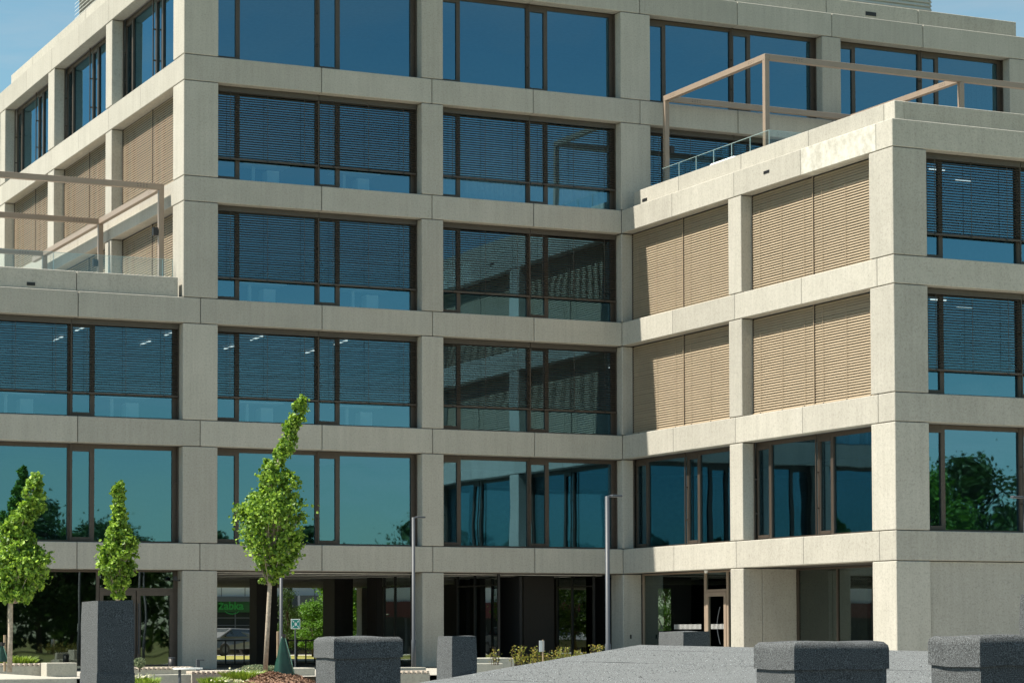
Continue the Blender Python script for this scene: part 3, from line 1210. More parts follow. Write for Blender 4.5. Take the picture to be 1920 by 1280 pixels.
rf = local(low, me.build('roof', [FELT_R, BLACK]))
wl = MB()
for a, b in ((P1-dfar*0, Bfar), (Bver, P1)):
    nn = Vector((0, 0, 1)).cross(b-a).normalized()*-0.3
    a2, b2 = a+dfar*.3+dver*.3, b+dver*.3+dfar*.3
    wl.face([(a2.x, a2.y, -0.2), (b2.x, b2.y, -0.2), (b2.x, b2.y, b2.z-.05), (a2.x, a2.y, a2.z-.05)])
local(low, wl.build('wall', simple('grey_render', (0.3, 0.3, 0.29), 0.9)))


def chimney(u, v, D, wx, wy, lip, depth=2.2, lap=0.28):
    """felt-wrapped stack; (u, v) is the top of its front left edge"""
    p = at(u, v, D)
    q = MB()
    n = 14

    def ring(x0, x1, y0, y1, z0, z1, rnd):
        # box with gently wavy, rounded faces
        b = bmesh.new()
        bmesh.ops.create_cube(b, size=1.0)
        bmesh.ops.subdivide_edges(b, edges=b.edges[:], cuts=7, use_grid_fill=True)
        for vv in b.verts:
            c = vv.co
            X = x0+(c.x+.5)*(x1-x0); Y = y0+(c.y+.5)*(y1-y0); Z = z0+(c.z+.5)*(z1-z0)
            # round the upper edges
            t = max(0, (Z-(z1-rnd))/rnd) if rnd else 0
            k_ = rnd*(1-math.sqrt(max(0, 1-t*t)))*0.55
            cx, cy = (x0+x1)/2, (y0+y1)/2
            X -= math.copysign(min(k_, abs(X-cx)), X-cx); Y -= math.copysign(min(k_, abs(Y-cy)), Y-cy)
            nn = noise.noise(Vector((X*5, Y*5, Z*5)))*0.008
            vv.co = (X+nn, Y+nn, Z+noise.noise(Vector((X*4+7, Y*4, Z*4)))*0.012)
        for f in b.faces:
            q.face([vv.co.copy() for vv in f.verts])
        b.free()
    top = p.z
    ring(p.x, p.x+wx, p.y, p.y+wy, top-depth, top-(lap*0.55 if lip else 0), 0.0 if lip else 0.012)
    if lip:
        ring(p.x-.012, p.x+wx+.012, p.y-.012, p.y+wy+.012, top-lap, top, lap*0.27)
    else:                           # bitumen lap joint across the stack
        ring(p.x-.005, p.x+wx+.005, p.y-.005, p.y+wy+.005, top-depth+.01, top-0.60, 0.0)
    o = q.build('chimney', FELT, None, 0, False, True)
    bm = bmesh.new(); bm.from_mesh(o.data)
    bmesh.ops.remove_doubles(bm, verts=bm.verts[:], dist=0.0004)
    bmesh.ops.recalc_face_normals(bm, faces=bm.faces[:])
    bm.to_mesh(o.data); bm.free()
    o.data.polygons.foreach_set('use_smooth', [True]*len(o.data.polygons))
    es = o.modifiers.new('split', 'EDGE_SPLIT'); es.split_angle = R(50)
    local(low, o)
    return o


c_ = chimney(183, 1125, 20, .31, .52, False, 1.6); tag(c_, 'tall narrow felt-wrapped stack in front of the entrance door')
c_ = chimney(628, 1193, 16, .47, .36, True, 1.2, .14); tag(c_, 'broad felt-wrapped stack with overhanging cap right of the watering bag')
c_ = chimney(847, 1192, 23, .26, .36, False, 1.2); tag(c_, 'small square felt-wrapped stack beside the roof verge')
c_ = chimney(1281, 1183, 33, .42, .70, False, .9); tag(c_, 'low felt-wrapped stack on the far roof edge in front of the glazed door')
c_ = chimney(1490, 1203, 14, .63, .43, True, 1.2, .16); tag(c_, 'wide felt-wrapped stack with rounded cap below the wing corner')
c_ = chimney(1838, 1192, 12, .62, .42, True, 1.2, .15); tag(c_, 'nearest felt-wrapped stack with rounded cap in the right-hand corner of the roof')
c_ = chimney(1994, 1112, 15, .4, .45, False, 1.4); tag(c_, 'felt-wrapped stack cut by the right edge of the picture')


# ------------------------------------------------------------------ trees
def leaf_faces(mb, c, size, rnd, up=0.35):
    n = Vector((rnd.gauss(0, 1), rnd.gauss(0, 1), rnd.gauss(0, 1)+up)).normalized()
    t = n.orthogonal().normalized()
    t.rotate(Matrix.Rotation(rnd.uniform(0, 6.283), 3, n))
    b = n.cross(t)
    s = size*rnd.uniform(0.65, 1.25)
    fold = n*s*0.16
    tn = rnd.random()
    a0, a1 = c-t*s*.5, c+t*s*.55
    l, r_ = c+b*s*.46+fold-t*s*.05, c-b*s*.46+fold-t*s*.05
    l2, r2 = c+b*s*.26+fold*.6+t*s*.30, c-b*s*.26+fold*.6+t*s*.30
    mb.face([a0, l, l2, a1], tn)
    mb.face([a0, a1, r2, r_], tn)


def young_tree(label, base, top_of_trunk, rows, D, nleaf, seed, tilt=(0, 0)):
    """rows: (v, u_left, u_right) crown outline in the photograph, turned into metres round the trunk axis"""
    rnd = random.Random(seed)
    bp = at(*base, D)
    bp.z = min(bp.z, 0.28)
    tr = empty('maple_tree', bp, label, 'tree', 'young street maples in front of the office')
    px = D/F
    prof = []
    for v, ul, ur in rows:
        c = at((ul+ur)/2, v, D)
        prof.append((c, (ur-ul)/2*px))
    prof.sort(key=lambda q: q[0].z)
    cr, tk = MB(), MB()
    # trunk and leader
    pts = [bp-Vector((0, 0, .1)), bp.lerp(at(*top_of_trunk, D), .5)+Vector((.01, .02, 0)), at(*top_of_trunk, D)]
    for c, r_ in prof[1:]:
        pts.append(c)
    n = len(pts)
    tk.tube(pts, [0.062*(1-0.9*k/(n-1))+0.004 for k in range(n)], 8)
    zs = [c.z for c, _ in prof]

    def axis(z):
        for i in range(len(prof)-1):
            a, b = prof[i], prof[i+1]
            if a[0].z <= z <= b[0].z:
                t = (z-a[0].z)/max(1e-6, b[0].z-a[0].z)
                return a[0].lerp(b[0], t), a[1]+(b[1]-a[1])*t
        return (prof[0][0].copy(), prof[0][1]) if z < zs[0] else (prof[-1][0].copy(), prof[-1][1])
    H = zs[-1]-zs[0]
    # ascending branches, leaf clumps along them
    tot = sum(r_ for _, r_ in prof)
    nb = 70
    clumps = []
    for k in range(nb*6):
        z = zs[0]+H*rnd.random()
        c, r_ = axis(z)
        if rnd.random() > (r_/max(q[1] for q in prof))*0.85+0.28: continue
        a = rnd.uniform(0, 6.283)
        rr = r_*math.sqrt(rnd.uniform(0.10, 1.0))*rnd.uniform(.78, 1.12)
        e = c+Vector((math.cos(a)*rr, math.sin(a)*rr, 0))
        s0_, _ = axis(max(zs[0]-.2, z-rr*1.4-.15))
        if rr > .12 and rnd.random() < .5:
            tk.tube([s0_, s0_.lerp(e, .55)+Vector((0, 0, -.04)), e], [.016, .010, .004], 4, caps=False)
        clumps.append((e, max(.085, r_*rnd.uniform(.13, .32))))
    per = max(6, int(nleaf/len(clumps)))
    for e, cs in clumps:
        for _ in range(per):
            v = Vector((rnd.gauss(0, 1), rnd.gauss(0, 1), rnd.gauss(0, 1)*.85))*cs*.62
            leaf_faces(cr, e+v, 0.098, rnd)
    local(tr, tk.build('trunk', BARK, None, 0, True))
    local(tr, cr.build('crown', LEAF))
    return tr


young_tree('tallest young maple with a leaning pointed tip, right of the wide corner column', (497, 1256), (506, 1095),
           [(745, 563, 571), (762, 552, 572), (780, 543, 570), (810, 531, 557), (850, 516, 546), (872, 492, 545), (895, 484, 548), (915, 480, 556),
            (940, 448, 564), (965, 446, 566), (990, 450, 570), (1015, 458, 568), (1035, 466, 560), (1060, 474, 546), (1080, 480, 528), (1096, 494, 514)],
           63, 12500, 3)
young_tree('young maple cut by the left edge of the picture, with a crooked leaning top', (18, 1240), (20, 1130),
           [(886, 62, 76), (905, 55, 78), (925, 44, 80), (945, 40, 90), (960, 30, 72), (980, 14, 62), (1000, 2, 58), (1025, -6, 70), (1050, -10, 96),
            (1065, -10, 92), (1090, -10, 78), (1112, -8, 72), (1130, 6, 48)], 61, 10500, 8)
young_tree('slim spindle-shaped young maple rising behind the tall narrow felt stack', (221, 1250), (221, 1125),
           [(903, 216, 232), (925, 213, 232), (940, 219, 228), (955, 217, 229), (972, 214, 234), (985, 206, 243), (1008, 196, 252), (1035, 188, 261),
            (1060, 186, 258), (1082, 198, 246), (1102, 208, 232), (1118, 217, 226)], 64, 7800, 5)


def big_tree_mesh(seed, leafm, n=5200, leaf=.34):
    rnd = random.Random(seed)
    cr, tk = MB(), MB()
    tk.tube([(0, 0, -.3), (.05, .02, 2.2), (.0, .1, 4.5), (.1, 0, 7.5)], [.26, .2, .15, .05], 8)
    cl = []
    for k in range(46):
        z = rnd.uniform(2.0, 9.7)
        t = (z-2.0)/7.7
        rmax = 3.3*math.sin(math.pi*min(1, .18+t*.82))**.75
        a = rnd.uniform(0, 6.283); rr = rmax*math.sqrt(rnd.random())*.85
        p = Vector((math.cos(a)*rr, math.sin(a)*rr, z))
        cl.append((p, rnd.uniform(.45, 1.0)))
        tk.tube([(0, 0, max(1.8, z-rr*.8-.6)), p*.5+Vector((0, 0, z*.42)), p], [.07, .045, .015], 5, caps=False)
    for p, s in cl:
        for _ in range(int(n/46)):
            v = Vector((rnd.gauss(0, 1), rnd.gauss(0, 1), rnd.gauss(0, .8)))*s*.62
            leaf_faces(cr, p+v, leaf, rnd)
    return tk, cr


protos = {}


def big_tree(kind, x, y, h, label, cat='tree', group=None, rot=0.0, wide=1.0):
    key = kind
    if key not in protos:
        tk, cr = big_tree_mesh({'dark': 21, 'bright': 22, 'loose': 23}[kind], None, {'dark': 11000, 'bright': 9000, 'loose': 4200}[kind], .22)
        o = empty('broadleaf_tree', (x, y, 0), label, cat, group)
        tk.build('trunk', BARK_D, o, 0, True)
        cr.build('crown', {'dark': LEAF_D, 'bright': LEAF_B, 'loose': LEAF_D}[kind], o)
        protos[key] = o
    else:
        o = copy_tree(protos[key])
        tag(o, label, cat, group)
        o.location = (x, y, 0)
    s = h/10.4
    o.scale = (s*wide, s*wide, s)
    o.rotation_euler = (0, 0, rot)
    return o


# trees across the street behind the photographer: seen mirrored in the glass
gp_ = 'trees across the street mirrored in the windows'
mir = [(24.5, -115, 12.6, 'dark'), (20.0, -114, 10.6, 'dark'), (31.0, -116, 11.2, 'dark'), (28, -118, 10.2, 'bright'), (50.5, -116, 9.0, 'dark'),
       (54.0, -115, 8.6, 'bright'), (57.6, -117, 11.4, 'loose'), (90.5, -115, 16.0, 'dark'), (84.0, -112, 13.5, 'bright'), (99, -115, 11.0, 'dark'),
       (40, -125, 6.5, 'dark'), (66, -128, 7.4, 'loose'), (12, -120, 9.5, 'dark'), (-4, -118, 11, 'dark'), (112, -120, 13, 'dark'), (74, -130, 7, 'dark'), (-60, -60, 11, 'dark'), (-52, -30, 9, 'dark')]
lbl = ['tall dark tree mirrored in the lowest left window behind the crooked maple', 'dark rounded tree mirrored at the far left of the lowest office window',
       'dark tree mirrored just right of the left window mullion', 'bright tree mirrored below the tall dark one in the left window',
       'dark tree mirrored in the window right of the tallest maple', 'bright tree mirrored beside the narrow sash of the first bay',
       'thin airy tree mirrored beside the narrow middle column', 'large dark tree mirrored in the lowest window of the right wing',
       'bright tree mirrored at the left of the right-wing window', 'dark tree mirrored at the right end of the right-wing window',
       'low dark tree mirrored along the horizon of the first bay', 'sparse low tree mirrored along the horizon of the second bay',
       'dark tree mirrored in the entrance glazing', 'dark tree mirrored beyond the entrance glazing', 'dark tree mirrored past the edge of the right wing',
       'low dark tree mirrored in the lobby glass', 'dark tree left of the picture mirrored in the sunlit wing windows', 'dark low tree left of the picture mirrored in the porch glass']
for q, (x, y, h, kd) in enumerate(mir[:10]):
    big_tree(kd, x, y, h, lbl[q], 'tree', gp_, q*1.7, RND.uniform(.95, 1.25))

def wood(x0, x1, y0, y1, n, h, seed, label):
    rnd = random.Random(seed)
    m_ = MB()
    nt_ = int(math.hypot(x1-x0, y1-y0)/4.5)
    for t in range(nt_):
        f = (t+rnd.uniform(-.3, .3))/nt_
        bx, by = x0+(x1-x0)*f+rnd.uniform(-1, 1), y0+(y1-y0)*f+rnd.uniform(-3, 3)
        hh = h*rnd.uniform(.75, 1.1)
        m_.tube([(bx, by, -.2), (bx, by, hh*.7)], [.2, .08], 5)
        for _ in range(int(n/nt_)):
            a = rnd.uniform(0, 6.283)
            z = hh*(rnd.random()**1.15)
            r_ = 3.4*math.sqrt(rnd.random())*(1-.75*(z/hh)**2.2)
            leaf_faces(m_, Vector((bx+math.cos(a)*r_, by+math.sin(a)*r_, z)), .6, rnd)
    o = m_.build('woodland', LEAF_D)
    o['label'] = label
    tag(o, label, 'woodland', None, 'stuff')


wood(-75, 150, -124, -124, 40000, 9.3, 5, 'belt of dark trees across the street mirrored in the ground-floor glass')
wood(-78, -70, -110, 20, 12000, 9.5, 6, 'belt of dark trees left of the picture mirrored in the porch glass')

wood(-160, 4, 82, 82, 16000, 10, 7, 'belt of dark trees beyond the courtyard, left of the pale shop building')

# trees in the courtyard seen through the passage
def yard(u, Y):
    d = at(u, 1150, 1)-CAM
    t = (Y-CAM.y)/d.y
    return CAM.x+d.x*t


big_tree('bright', yard(588, 36), 36, 2.75, 'bright green round tree in the courtyard right of the green sign', 'tree', 'courtyard trees', 1.0, 1.45)
big_tree('bright', yard(640, 38), 38, 5.2, 'bright courtyard tree beside the lit rear pillar', 'tree', 'courtyard trees', 2.0, 1.1)
big_tree('dark', yard(556, 40), 40, 2.5, 'dark low tree in the courtyard just behind the green sign', 'tree', 'courtyard trees', 3.0, 1.3)
big_tree('loose', yard(540, 33), 33, 3.7, 'thin sparse young tree in the courtyard right of the lamp post', 'tree', 'courtyard trees', .6, .55)
big_tree('dark', yard(700, 40), 40, 6, 'dark courtyard tree behind the lobby glazing', 'tree', 'courtyard trees', 4.0, 1.2)

# ------------------------------------------------------------------ shop building across the courtyard
YS = 50.0
sx0, sx1 = yard(395, YS), yard(480, YS)
shop = empty('shop_building', (sx0, YS, 0), 'pale panelled building with a green shop sign beyond the passage', 'shop building')


def sz(v, Y):
    d = at(440, v, 1)-CAM
    return CAM.z+d.z*(Y-CAM.y)/d.y


m_ = MB()
X0, X1_ = sx0-9, sx0+26
m_.box(X0, X1_, YS+.4, YS+12, sz(1117, YS), 14)
local(shop, m_.build('upper_wall', PANELW))
m_ = MB()
xx = X0+.4
while xx < X1_:
    m_.box(xx, xx+.03, YS+.385, YS+.41, sz(1117, YS)+.01, 14)
    xx += 1.33
for zz in (4.9, 6.9, 9.0):
    m_.box(X0+.02, X1_-.02, YS+.386, YS+.409, zz, zz+.03)
local(shop, m_.build('panel_joint', PANELD))
m_ = MB()
m_.box(X0+.1, X1_-.1, YS+.1, YS+.9, sz(1127, YS), sz(1117, YS)-.002)
local(shop, m_.build('canopy', PANELD))
m_ = MB()
m_.box(X0+.3, X1_-.3, YS+.5, YS+.6, 0, sz(1127, YS)-.002)
sgw = local(shop, m_.build('shopfront', CARGL))
m_ = MB()
for k in range(20):
    m_.box(X0+.3+k*1.7, X0+.36+k*1.7, YS+.44, YS+.49, 0, sz(1127, YS)-.01)
m_.box(X0+.3, X1_-.3, YS+.445, YS+.485, 1.55, 1.6)
m_.box(X0+.3, X1_-.3, YS+.445, YS+.485, 1.95, 2.0)
eo = m_.build('mullion', PANELD, sgw)
m_ = MB()
m_.box(sx0, sx1+1.2, YS+.2, YS+.3, sz(1147, YS), sz(1126, YS))
sgn = local(shop, m_.build('shop_sign', SHOPG))


def text(body, size, loc, rot, m, name, parent, ext=0.01):
    cu = bpy.data.curves.new(name, 'FONT')
    cu.body = body
    cu.size = size
    cu.extrude = ext
    cu.offset = 0.014
    cu.align_x = 'CENTER'
    cu.align_y = 'CENTER'
    o = bpy.data.objects.new('tmp_text', cu)
    COL.objects.link(o)
    dg = bpy.context.evaluated_depsgraph_get()
    me_ = bpy.data.meshes.new_from_object(o.evaluated_get(dg))
    bpy.data.objects.remove(o)
    me_.name = name
    me_.materials.clear()
    me_.materials.append(m)
    t = bpy.data.objects.new(name, me_)
    COL.objects.link(t)
    t.matrix_world = Matrix.Translation(loc) @ rot.to_4x4()
    return t


RF = Matrix.Rotation(R(90), 3, 'X')
t = text('żabka', .60, Vector((yard(435, YS), YS+.185, (sz(1146, YS)+sz(1126, YS))/2+.02)), RF, SHOPL, 'sign_lettering', None)
t.parent = sgn
m_ = MB()
arc = [(yard(437, YS)+.42*math.cos(a_), YS+.18, sz(1141, YS)-.02+.24*math.sin(a_)) for a_ in [math.pi*(1.12+.76*q/10) for q in range(11)]]
m_.tube(arc, [.028]*11, 5)
sm = m_.build('sign_smile', SHOPL)
sm.parent = sgn
# darker block further right
m_ = MB()
m_.box(yard(560, YS-1), yard(640, YS-1), YS-1.2, YS+.1, sz(1137, YS-1), sz(1115, YS-1))
local(shop, m_.build('window_band', PANELD))

# parked cars in front of the shop
def car(x, y, rz, label):
    o = empty('parked_car', (x, y, 0), label, 'car', 'silver cars parked beyond the passage')
    b = bmesh.new()
    prof = [(-2.1, .35), (-2.12, .75), (-1.95, .88), (-1.15, .95), (-.55, 1.38), (.75, 1.42), (1.5, .98), (2.05, .86), (2.14, .6), (2.1, .32)]
    lay = []
    for yy, sc in ((-.86, .93), (-.8, 1.0), (.8, 1.0), (.86, .93)):
        lay.append([b.verts.new((px_*(1 if abs(yy) < .85 else .985), yy*(1 if pz < .96 else .80), .32+(pz-.32)*sc)) for px_, pz in prof])
    for a, c in zip(lay[:-1], lay[1:]):
        for i in range(len(prof)):
            j = (i+1) % len(prof)
            b.faces.new((a[i], a[j], c[j], c[i]))
    b.faces.new(lay[0][::-1]); b.faces.new(lay[-1])
    bmesh.ops.recalc_face_normals(b, faces=b.faces)
    me_ = bpy.data.meshes.new('body'); b.to_mesh(me_); b.free()
    me_.materials.append(CARP)
    bo = bpy.data.objects.new('body', me_); COL.objects.link(bo); bo.parent = o
    bv = bo.modifiers.new('bevel', 'BEVEL'); bv.width = .05; bv.segments = 2
    g_ = MB()
    for sy in (-1, 1):
        g_.face([(-1.0, sy*.80, .97), (-.50, sy*.70, 1.33), (.70, sy*.70, 1.36), (1.3, sy*.80, .98)])
    g_.face([(1.42, -.62, 1.02), (1.42, .62, 1.02), (.82, .60, 1.385), (.82, -.60, 1.385)])
    g_.face([(-1.10, -.62, 1.0), (-1.10, .62, 1.0), (-.62, .60, 1.36), (-.62, -.60, 1.36)])
    g_.build('car_window', CARGL, o)
    for sx in (-1.32, 1.32):
        for sy in (-1, 1):
            w_ = MB(); w_.tube([(sx, sy*.64, .32), (sx, sy*.87, .32)], [.32, .32], 18); wo = w_.build('wheel', RUBBER, o)
            w2 = MB(); w2.tube([(sx, sy*.871, .32), (sx, sy*.885, .32)], [.2, .17], 12); w2.build('rim', LAMPG, wo)
    for sy in (-.6, .6):
        l_ = MB(); l_.box(2.04, 2.13, sy-.17, sy+.17, .66, .78); l_.build('headlight', SIGNW, o)
    o.rotation_euler = (0, 0, rz)
    return o


c1 = car(yard(440, 46), 46, R(200), 'silver car parked below the green shop sign')
c2 = copy_tree(c1); c2.location = (yard(700, 46), 46, 0); c2['label'] = 'silver car parked in the courtyard beside the lit rear pillar'

b2_ = empty('corner_shop', (-20, 52, 0), 'low pale shop with a red sign band mirrored in the lobby glass', 'shop building')
m_ = MB(); m_.box(-40, -2, 52.4, 60, 2.9, 7.5); local(b2_, m_.build('upper_wall', PANELW))
m_ = MB(); m_.box(-39.8, -2.2, 52.5, 59.8, 0, 2.0); local(b2_, m_.build('shopfront', CARGL))
m_ = MB(); m_.box(-40, -2, 52.2, 52.6, 2.001, 2.899); local(b2_, m_.build('sign_band', simple('red_sign', (0.08, 0.008, 0.008), 0.5)))
m_ = MB()
for k in range(12): m_.box(-39+k*3.1, -38.85+k*3.1, 52.42, 52.49, 0, 1.99)
local(b2_, m_.build('mullion', PANELD))
for k, (x, lb) in enumerate(((-9.5, 'dark silver car mirrored in the lobby glass nearest the inner corner'), (-14.4, 'dark silver car mirrored in the middle of the lobby glass'), (-5, 'dark silver car mirrored at the edge of the lobby glass'))):
    c_ = copy_tree(c1); c_.location = (x, 44, 0); c_.rotation_euler = (0, 0, R(90+8*k)); c_['label'] = lb
big_tree('bright', -7.5, 38, 6.2, 'bright courtyard tree mirrored in the lobby glass', 'tree', 'courtyard trees', 5.0, .9)
big_tree('dark', -1.5, 36, 5.6, 'dark courtyard tree mirrored in the passage glazing', 'tree', 'courtyard trees', 5.5, .9)
big_tree('bright', yard(1249, 36), 36, 5, 'bright courtyard tree seen through the lobby behind the glazed wing door', 'tree', 'courtyard trees', 1.5, 1.0)

# ------------------------------------------------------------------ street furniture
def lamp(base_u, v_base, v_top, D, arm, label, zb=0.0):
    b = at(base_u, v_base, D)
    t_ = at(base_u, v_top, D)
    o = empty('street_lamp', (b.x, b.y, zb), label, 'street lamp', 'slim grey lamp posts along the office front')
    h = t_.z-zb
    m_ = MB(); m_.tube([(0, 0, 0), (0, 0, h*.22), (0, 0, h*.225), (0, 0, h)], [.062, .062, .048, .048], 12); m_.build('pole', LAMPG, o, 0, True)
    m_ = MB(); m_.tube([(0, 0, h-.02), (arm*.25, 0, h+.01)], [.022, .022], 8); ao = m_.build('arm', LAMPG, o)
    m_ = MB(); m_.box(min(arm*.25, arm), max(arm*.25, arm), -.06, .06, h-.015, h+.035); m_.build('lamp_head', LAMPG, o, 0.012)
    return o


lamp(775.5, 1252, 969, 66, .34, 'grey lamp post standing before the narrow middle column')
lamp(527, 1250, 989, 67, .34, 'grey lamp post half hidden behind the tallest maple')
lamp(1140, 1262, 929, 51, .34, 'grey lamp post left of the inner building corner')
lamp(1927, 1262, 932, 51, -.36, 'grey lamp post at the right edge of the picture with only its head in view')

# green assembly point sign
b = at(553.5, 1252, 66.6)
sg = empty('assembly_point_sign', (b.x, b.y, 0), 'small square green assembly point sign on a thin pole', 'sign')
m_ = MB(); m_.tube([(0, 0, 0), (0, 0, 1.52)], [.022, .022], 8); m_.build('pole', LAMPG, sg)
m_ = MB(); m_.box(-.135, .135, -.03, -.022, 1.26, 1.53); pn = m_.build('sign_plate', SIGNW, sg, .004)
m_ = MB(); m_.box(-.118, .118, -.034, -.031, 1.277, 1.513); m_.build('sign_field', SIGNG, pn)
m_ = MB()
cz = 1.395


def tri(pts, y=-.037):
    m_.face([(x, y, cz+z) for x, z in pts])


for sx in (-1, 1):
    for szz in (-1, 1):
        # arrows pointing inwards from the corners
        tri([(sx*.105, szz*.09), (sx*.09, szz*.105), (sx*.062, szz*.077), (sx*.077, szz*.062)])
        tri([(sx*.045, szz*.045), (sx*.085, szz*.05), (sx*.05, szz*.085)])
for x, s in ((-.022, .8), (.022, .8), (0, 1.0)):
    n = 10
    tri([(x+.011*s*math.cos(2*math.pi*k/n), .035*s+.011*s*math.sin(2*math.pi*k/n)) for k in range(n)], -.0375)
    tri([(x-.014*s, .022*s), (x-.012*s, -.05*s), (x+.012*s, -.05*s), (x+.014*s, .022*s)], -.0375)
m_.build('sign_symbol', SIGNW, pn)

# small sign turned away among the shrubs
b = at(1018, 1236, 57)
s2 = empty('small_notice_sign', (b.x, b.y, b.z-.25), 'small pale sign plate seen from behind among the reddish shrubs', 'sign')
m_ = MB(); m_.tube([(0, 0, 0), (0, 0, .72)], [.016, .016], 8); m_.build('pole', STAKE, s2)
m_ = MB(); m_.box(-.10, .03, -.012, .0, .44, .70); m_.build('sign_plate', PANELW, s2, .003)

# black railings in the passage
def railing(x0, x1, y, label, h=.92):
    o = empty('railing', (x0, y, 0), label, 'railing', 'black railings in the passage')
    m_ = MB(); m_.box(0, x1-x0, -.025, .025, h-.05, h); m_.box(0, x1-x0, -.02, .02, .04, .09); m_.build('rail', BLACK, o)
    x = 0.03
    while x < x1-x0:
        m_ = MB(); m_.box(x-.022, x+.022, -.018, .018, 0.09, h-.05); m_.build('bar', BLACK, o)
        x += .34
    return o


railing(yard(404, 7.2), yard(462, 7.2), 7.2, 'black railing between the wide corner column and the dark passage column')
railing(yard(538, 7.2), yard(604, 7.2), 7.2, 'black railing behind the green assembly point sign')

# bollard light, bin, table
b = at(371, 1252, 66)
bo = empty('bollard_light', (b.x, b.y, 0.12), 'low dark bollard light with an overhanging head before the corner column', 'bollard light')
m_ = MB(); m_.box(-.045, .045, -.045, .045, 0, .28); m_.build('post', LAMPG, bo, .006)
m_ = MB(); m_.box(-.045, .17, -.045, .045, .281, .315); m_.build('lamp_head', LAMPG, bo, .006)
b = at(322, 1250, 70.5)
bi = empty('litter_bin', (b.x, b.y, 0.0), 'dark cylindrical litter bin beside the entrance door', 'bin')
m_ = MB(); m_.tube([(0, 0, 0), (0, 0, .42)], [.10, .10], 18); m_.build('bin_body', BLACK, bi, 0, True)
m_ = MB(); m_.tube([(0, 0, .421), (0, 0, .45)], [.105, .10], 18); m_.build('lid', LAMPG, bi)
b = at(337, 1254, 58)
tb = empty('pedestal_table', (b.x, b.y, -.3), 'small table with a pale round top on one dark leg', 'table')
zt_ = b.z+.3
m_ = MB(); m_.tube([(0, 0, 0), (0, 0, zt_)], [.035, .035], 12); m_.build('leg', LAMPG, tb, 0, True)
m_ = MB(); m_.tube([(0.2, 0, zt_+.001), (0.2, 0, zt_+.035)], [.36, .36], 28); m_.build('tabletop', SIGNW, tb)


# planters and slatted benches
def bench(u0, u1, v_top, D, label, depth=.5, slats=True, h=.36):
    a, b_ = at(u0, v_top, D), at(u1, v_top, D)
    L_ = (b_-a).length
    ang = math.atan2((b_-a).y, (b_-a).x)
    ang = ang*0.0
    o = empty('slatted_bench', (a.x, a.y, a.z-h), label, 'bench', 'concrete benches with wooden slats')
    m_ = MB(); m_.box(0, L_, .02, depth, -.6, h-.065, tone()); m_.build('base', CONC_G, o, .01)
    m_ = MB()
    x = 0.0
    while x < L_-.05:
        m_.box(x, x+.075, 0, depth, h-.062, h, RND.uniform(.8, 1.1))
        x += .135
    m_.box(.01, L_-.06, .03, depth-.03, h-.0648, h-.045, 1, 1)
    m_.build('slats', [WOOD, BLACK], o, .004)
    return o


def wall(u0, u1, v_top, D, th, label, drop=1.0, cap=False):
    a, b_ = at(u0, v_top, D), at(u1, v_top, D)
    L_ = (b_-a).length
    o = empty('planter_wall', (a.x, a.y, a.z-drop), label, 'planter', 'low concrete planter walls')
    m_ = MB()
    x = 0
    while x < L_:
        m_.box(x+.006, min(L_, x+2.2)-.006, 0, th, 0, drop, tone())
        x += 2.2
    m_.build('wall', CONC_G, o, .012)
    return o


bench(-30, 86, 1243.5, 64, 'slatted bench in front of the left-hand shop window')
wall(87, 146, 1242, 64, .6, 'pale concrete planter block beside the tall narrow felt stack')
wall(-40, 148, 1272.5, 50, 9.6, 'long sunlit concrete step along the lower left edge')
bench(250, 372, 1250, 66, 'slatted bench in front of the entrance door')
wall(280, 362, 1264, 61, .5, 'grey concrete wall under the small round table')
bench(360, 450, 1257.5, 62.5, 'slatted bench left of the mulch mound')
wall(545, 594, 1251.5, 65, .9, 'white concrete block right of the watering bag')
wall(700, 808, 1251, 64.5, .45, 'pale concrete seat before the narrow middle column', .32)
bench(700, 816, 1257.5, 62, 'dark slatted bench between the two middle felt stacks')
wall(880, 974, 1233, 60, 1.0, 'pale concrete planter edge left of the reddish shrubs', 1.2)
wall(880, 950, 1243, 59.2, .3, 'brown shaded planter panel below the pale edge', 1.2)


# greenery
def tuft(u, v, D, r, h, n, m, name, label, cat, seed, z=None, flowers=0):
    rnd = random.Random(seed)
    p = at(u, v, D)
    o = empty(name, p, label, cat, None)
    m_ = MB()
    for _ in range(n):
        a = rnd.uniform(0, 6.283); rr = r*math.sqrt(rnd.random())
        b = Vector((math.cos(a)*rr, math.sin(a)*rr, -.05))
        lean = Vector((math.cos(a)*rr*.6+rnd.gauss(0, .05), math.sin(a)*rr*.6+rnd.gauss(0, .05), h*rnd.uniform(.6, 1.1)))
        s = Vector((-math.sin(a+rnd.random()), math.cos(a), 0)).normalized()*.014
        tp = b+lean
        mid = b+lean*.55+Vector((0, 0, h*.12))
        tn = rnd.random()
        m_.face([b-s, b+s, mid+s, mid-s], tn)
        m_.face([mid-s, mid+s, tp], tn)
    if flowers:
        f_ = m_
        for _ in range(flowers):
            a = rnd.uniform(0, 6.283); rr = r*math.sqrt(rnd.random())
            c = Vector((math.cos(a)*rr, math.sin(a)*rr, h*rnd.uniform(.7, 1.1)))
            for q in range(3):
                leaf_faces(f_, c, .05, rnd)
                f_.mi[-1] = f_.mi[-2] = 1
    m_.build('foliage', [m, PETAL], o)
    return o


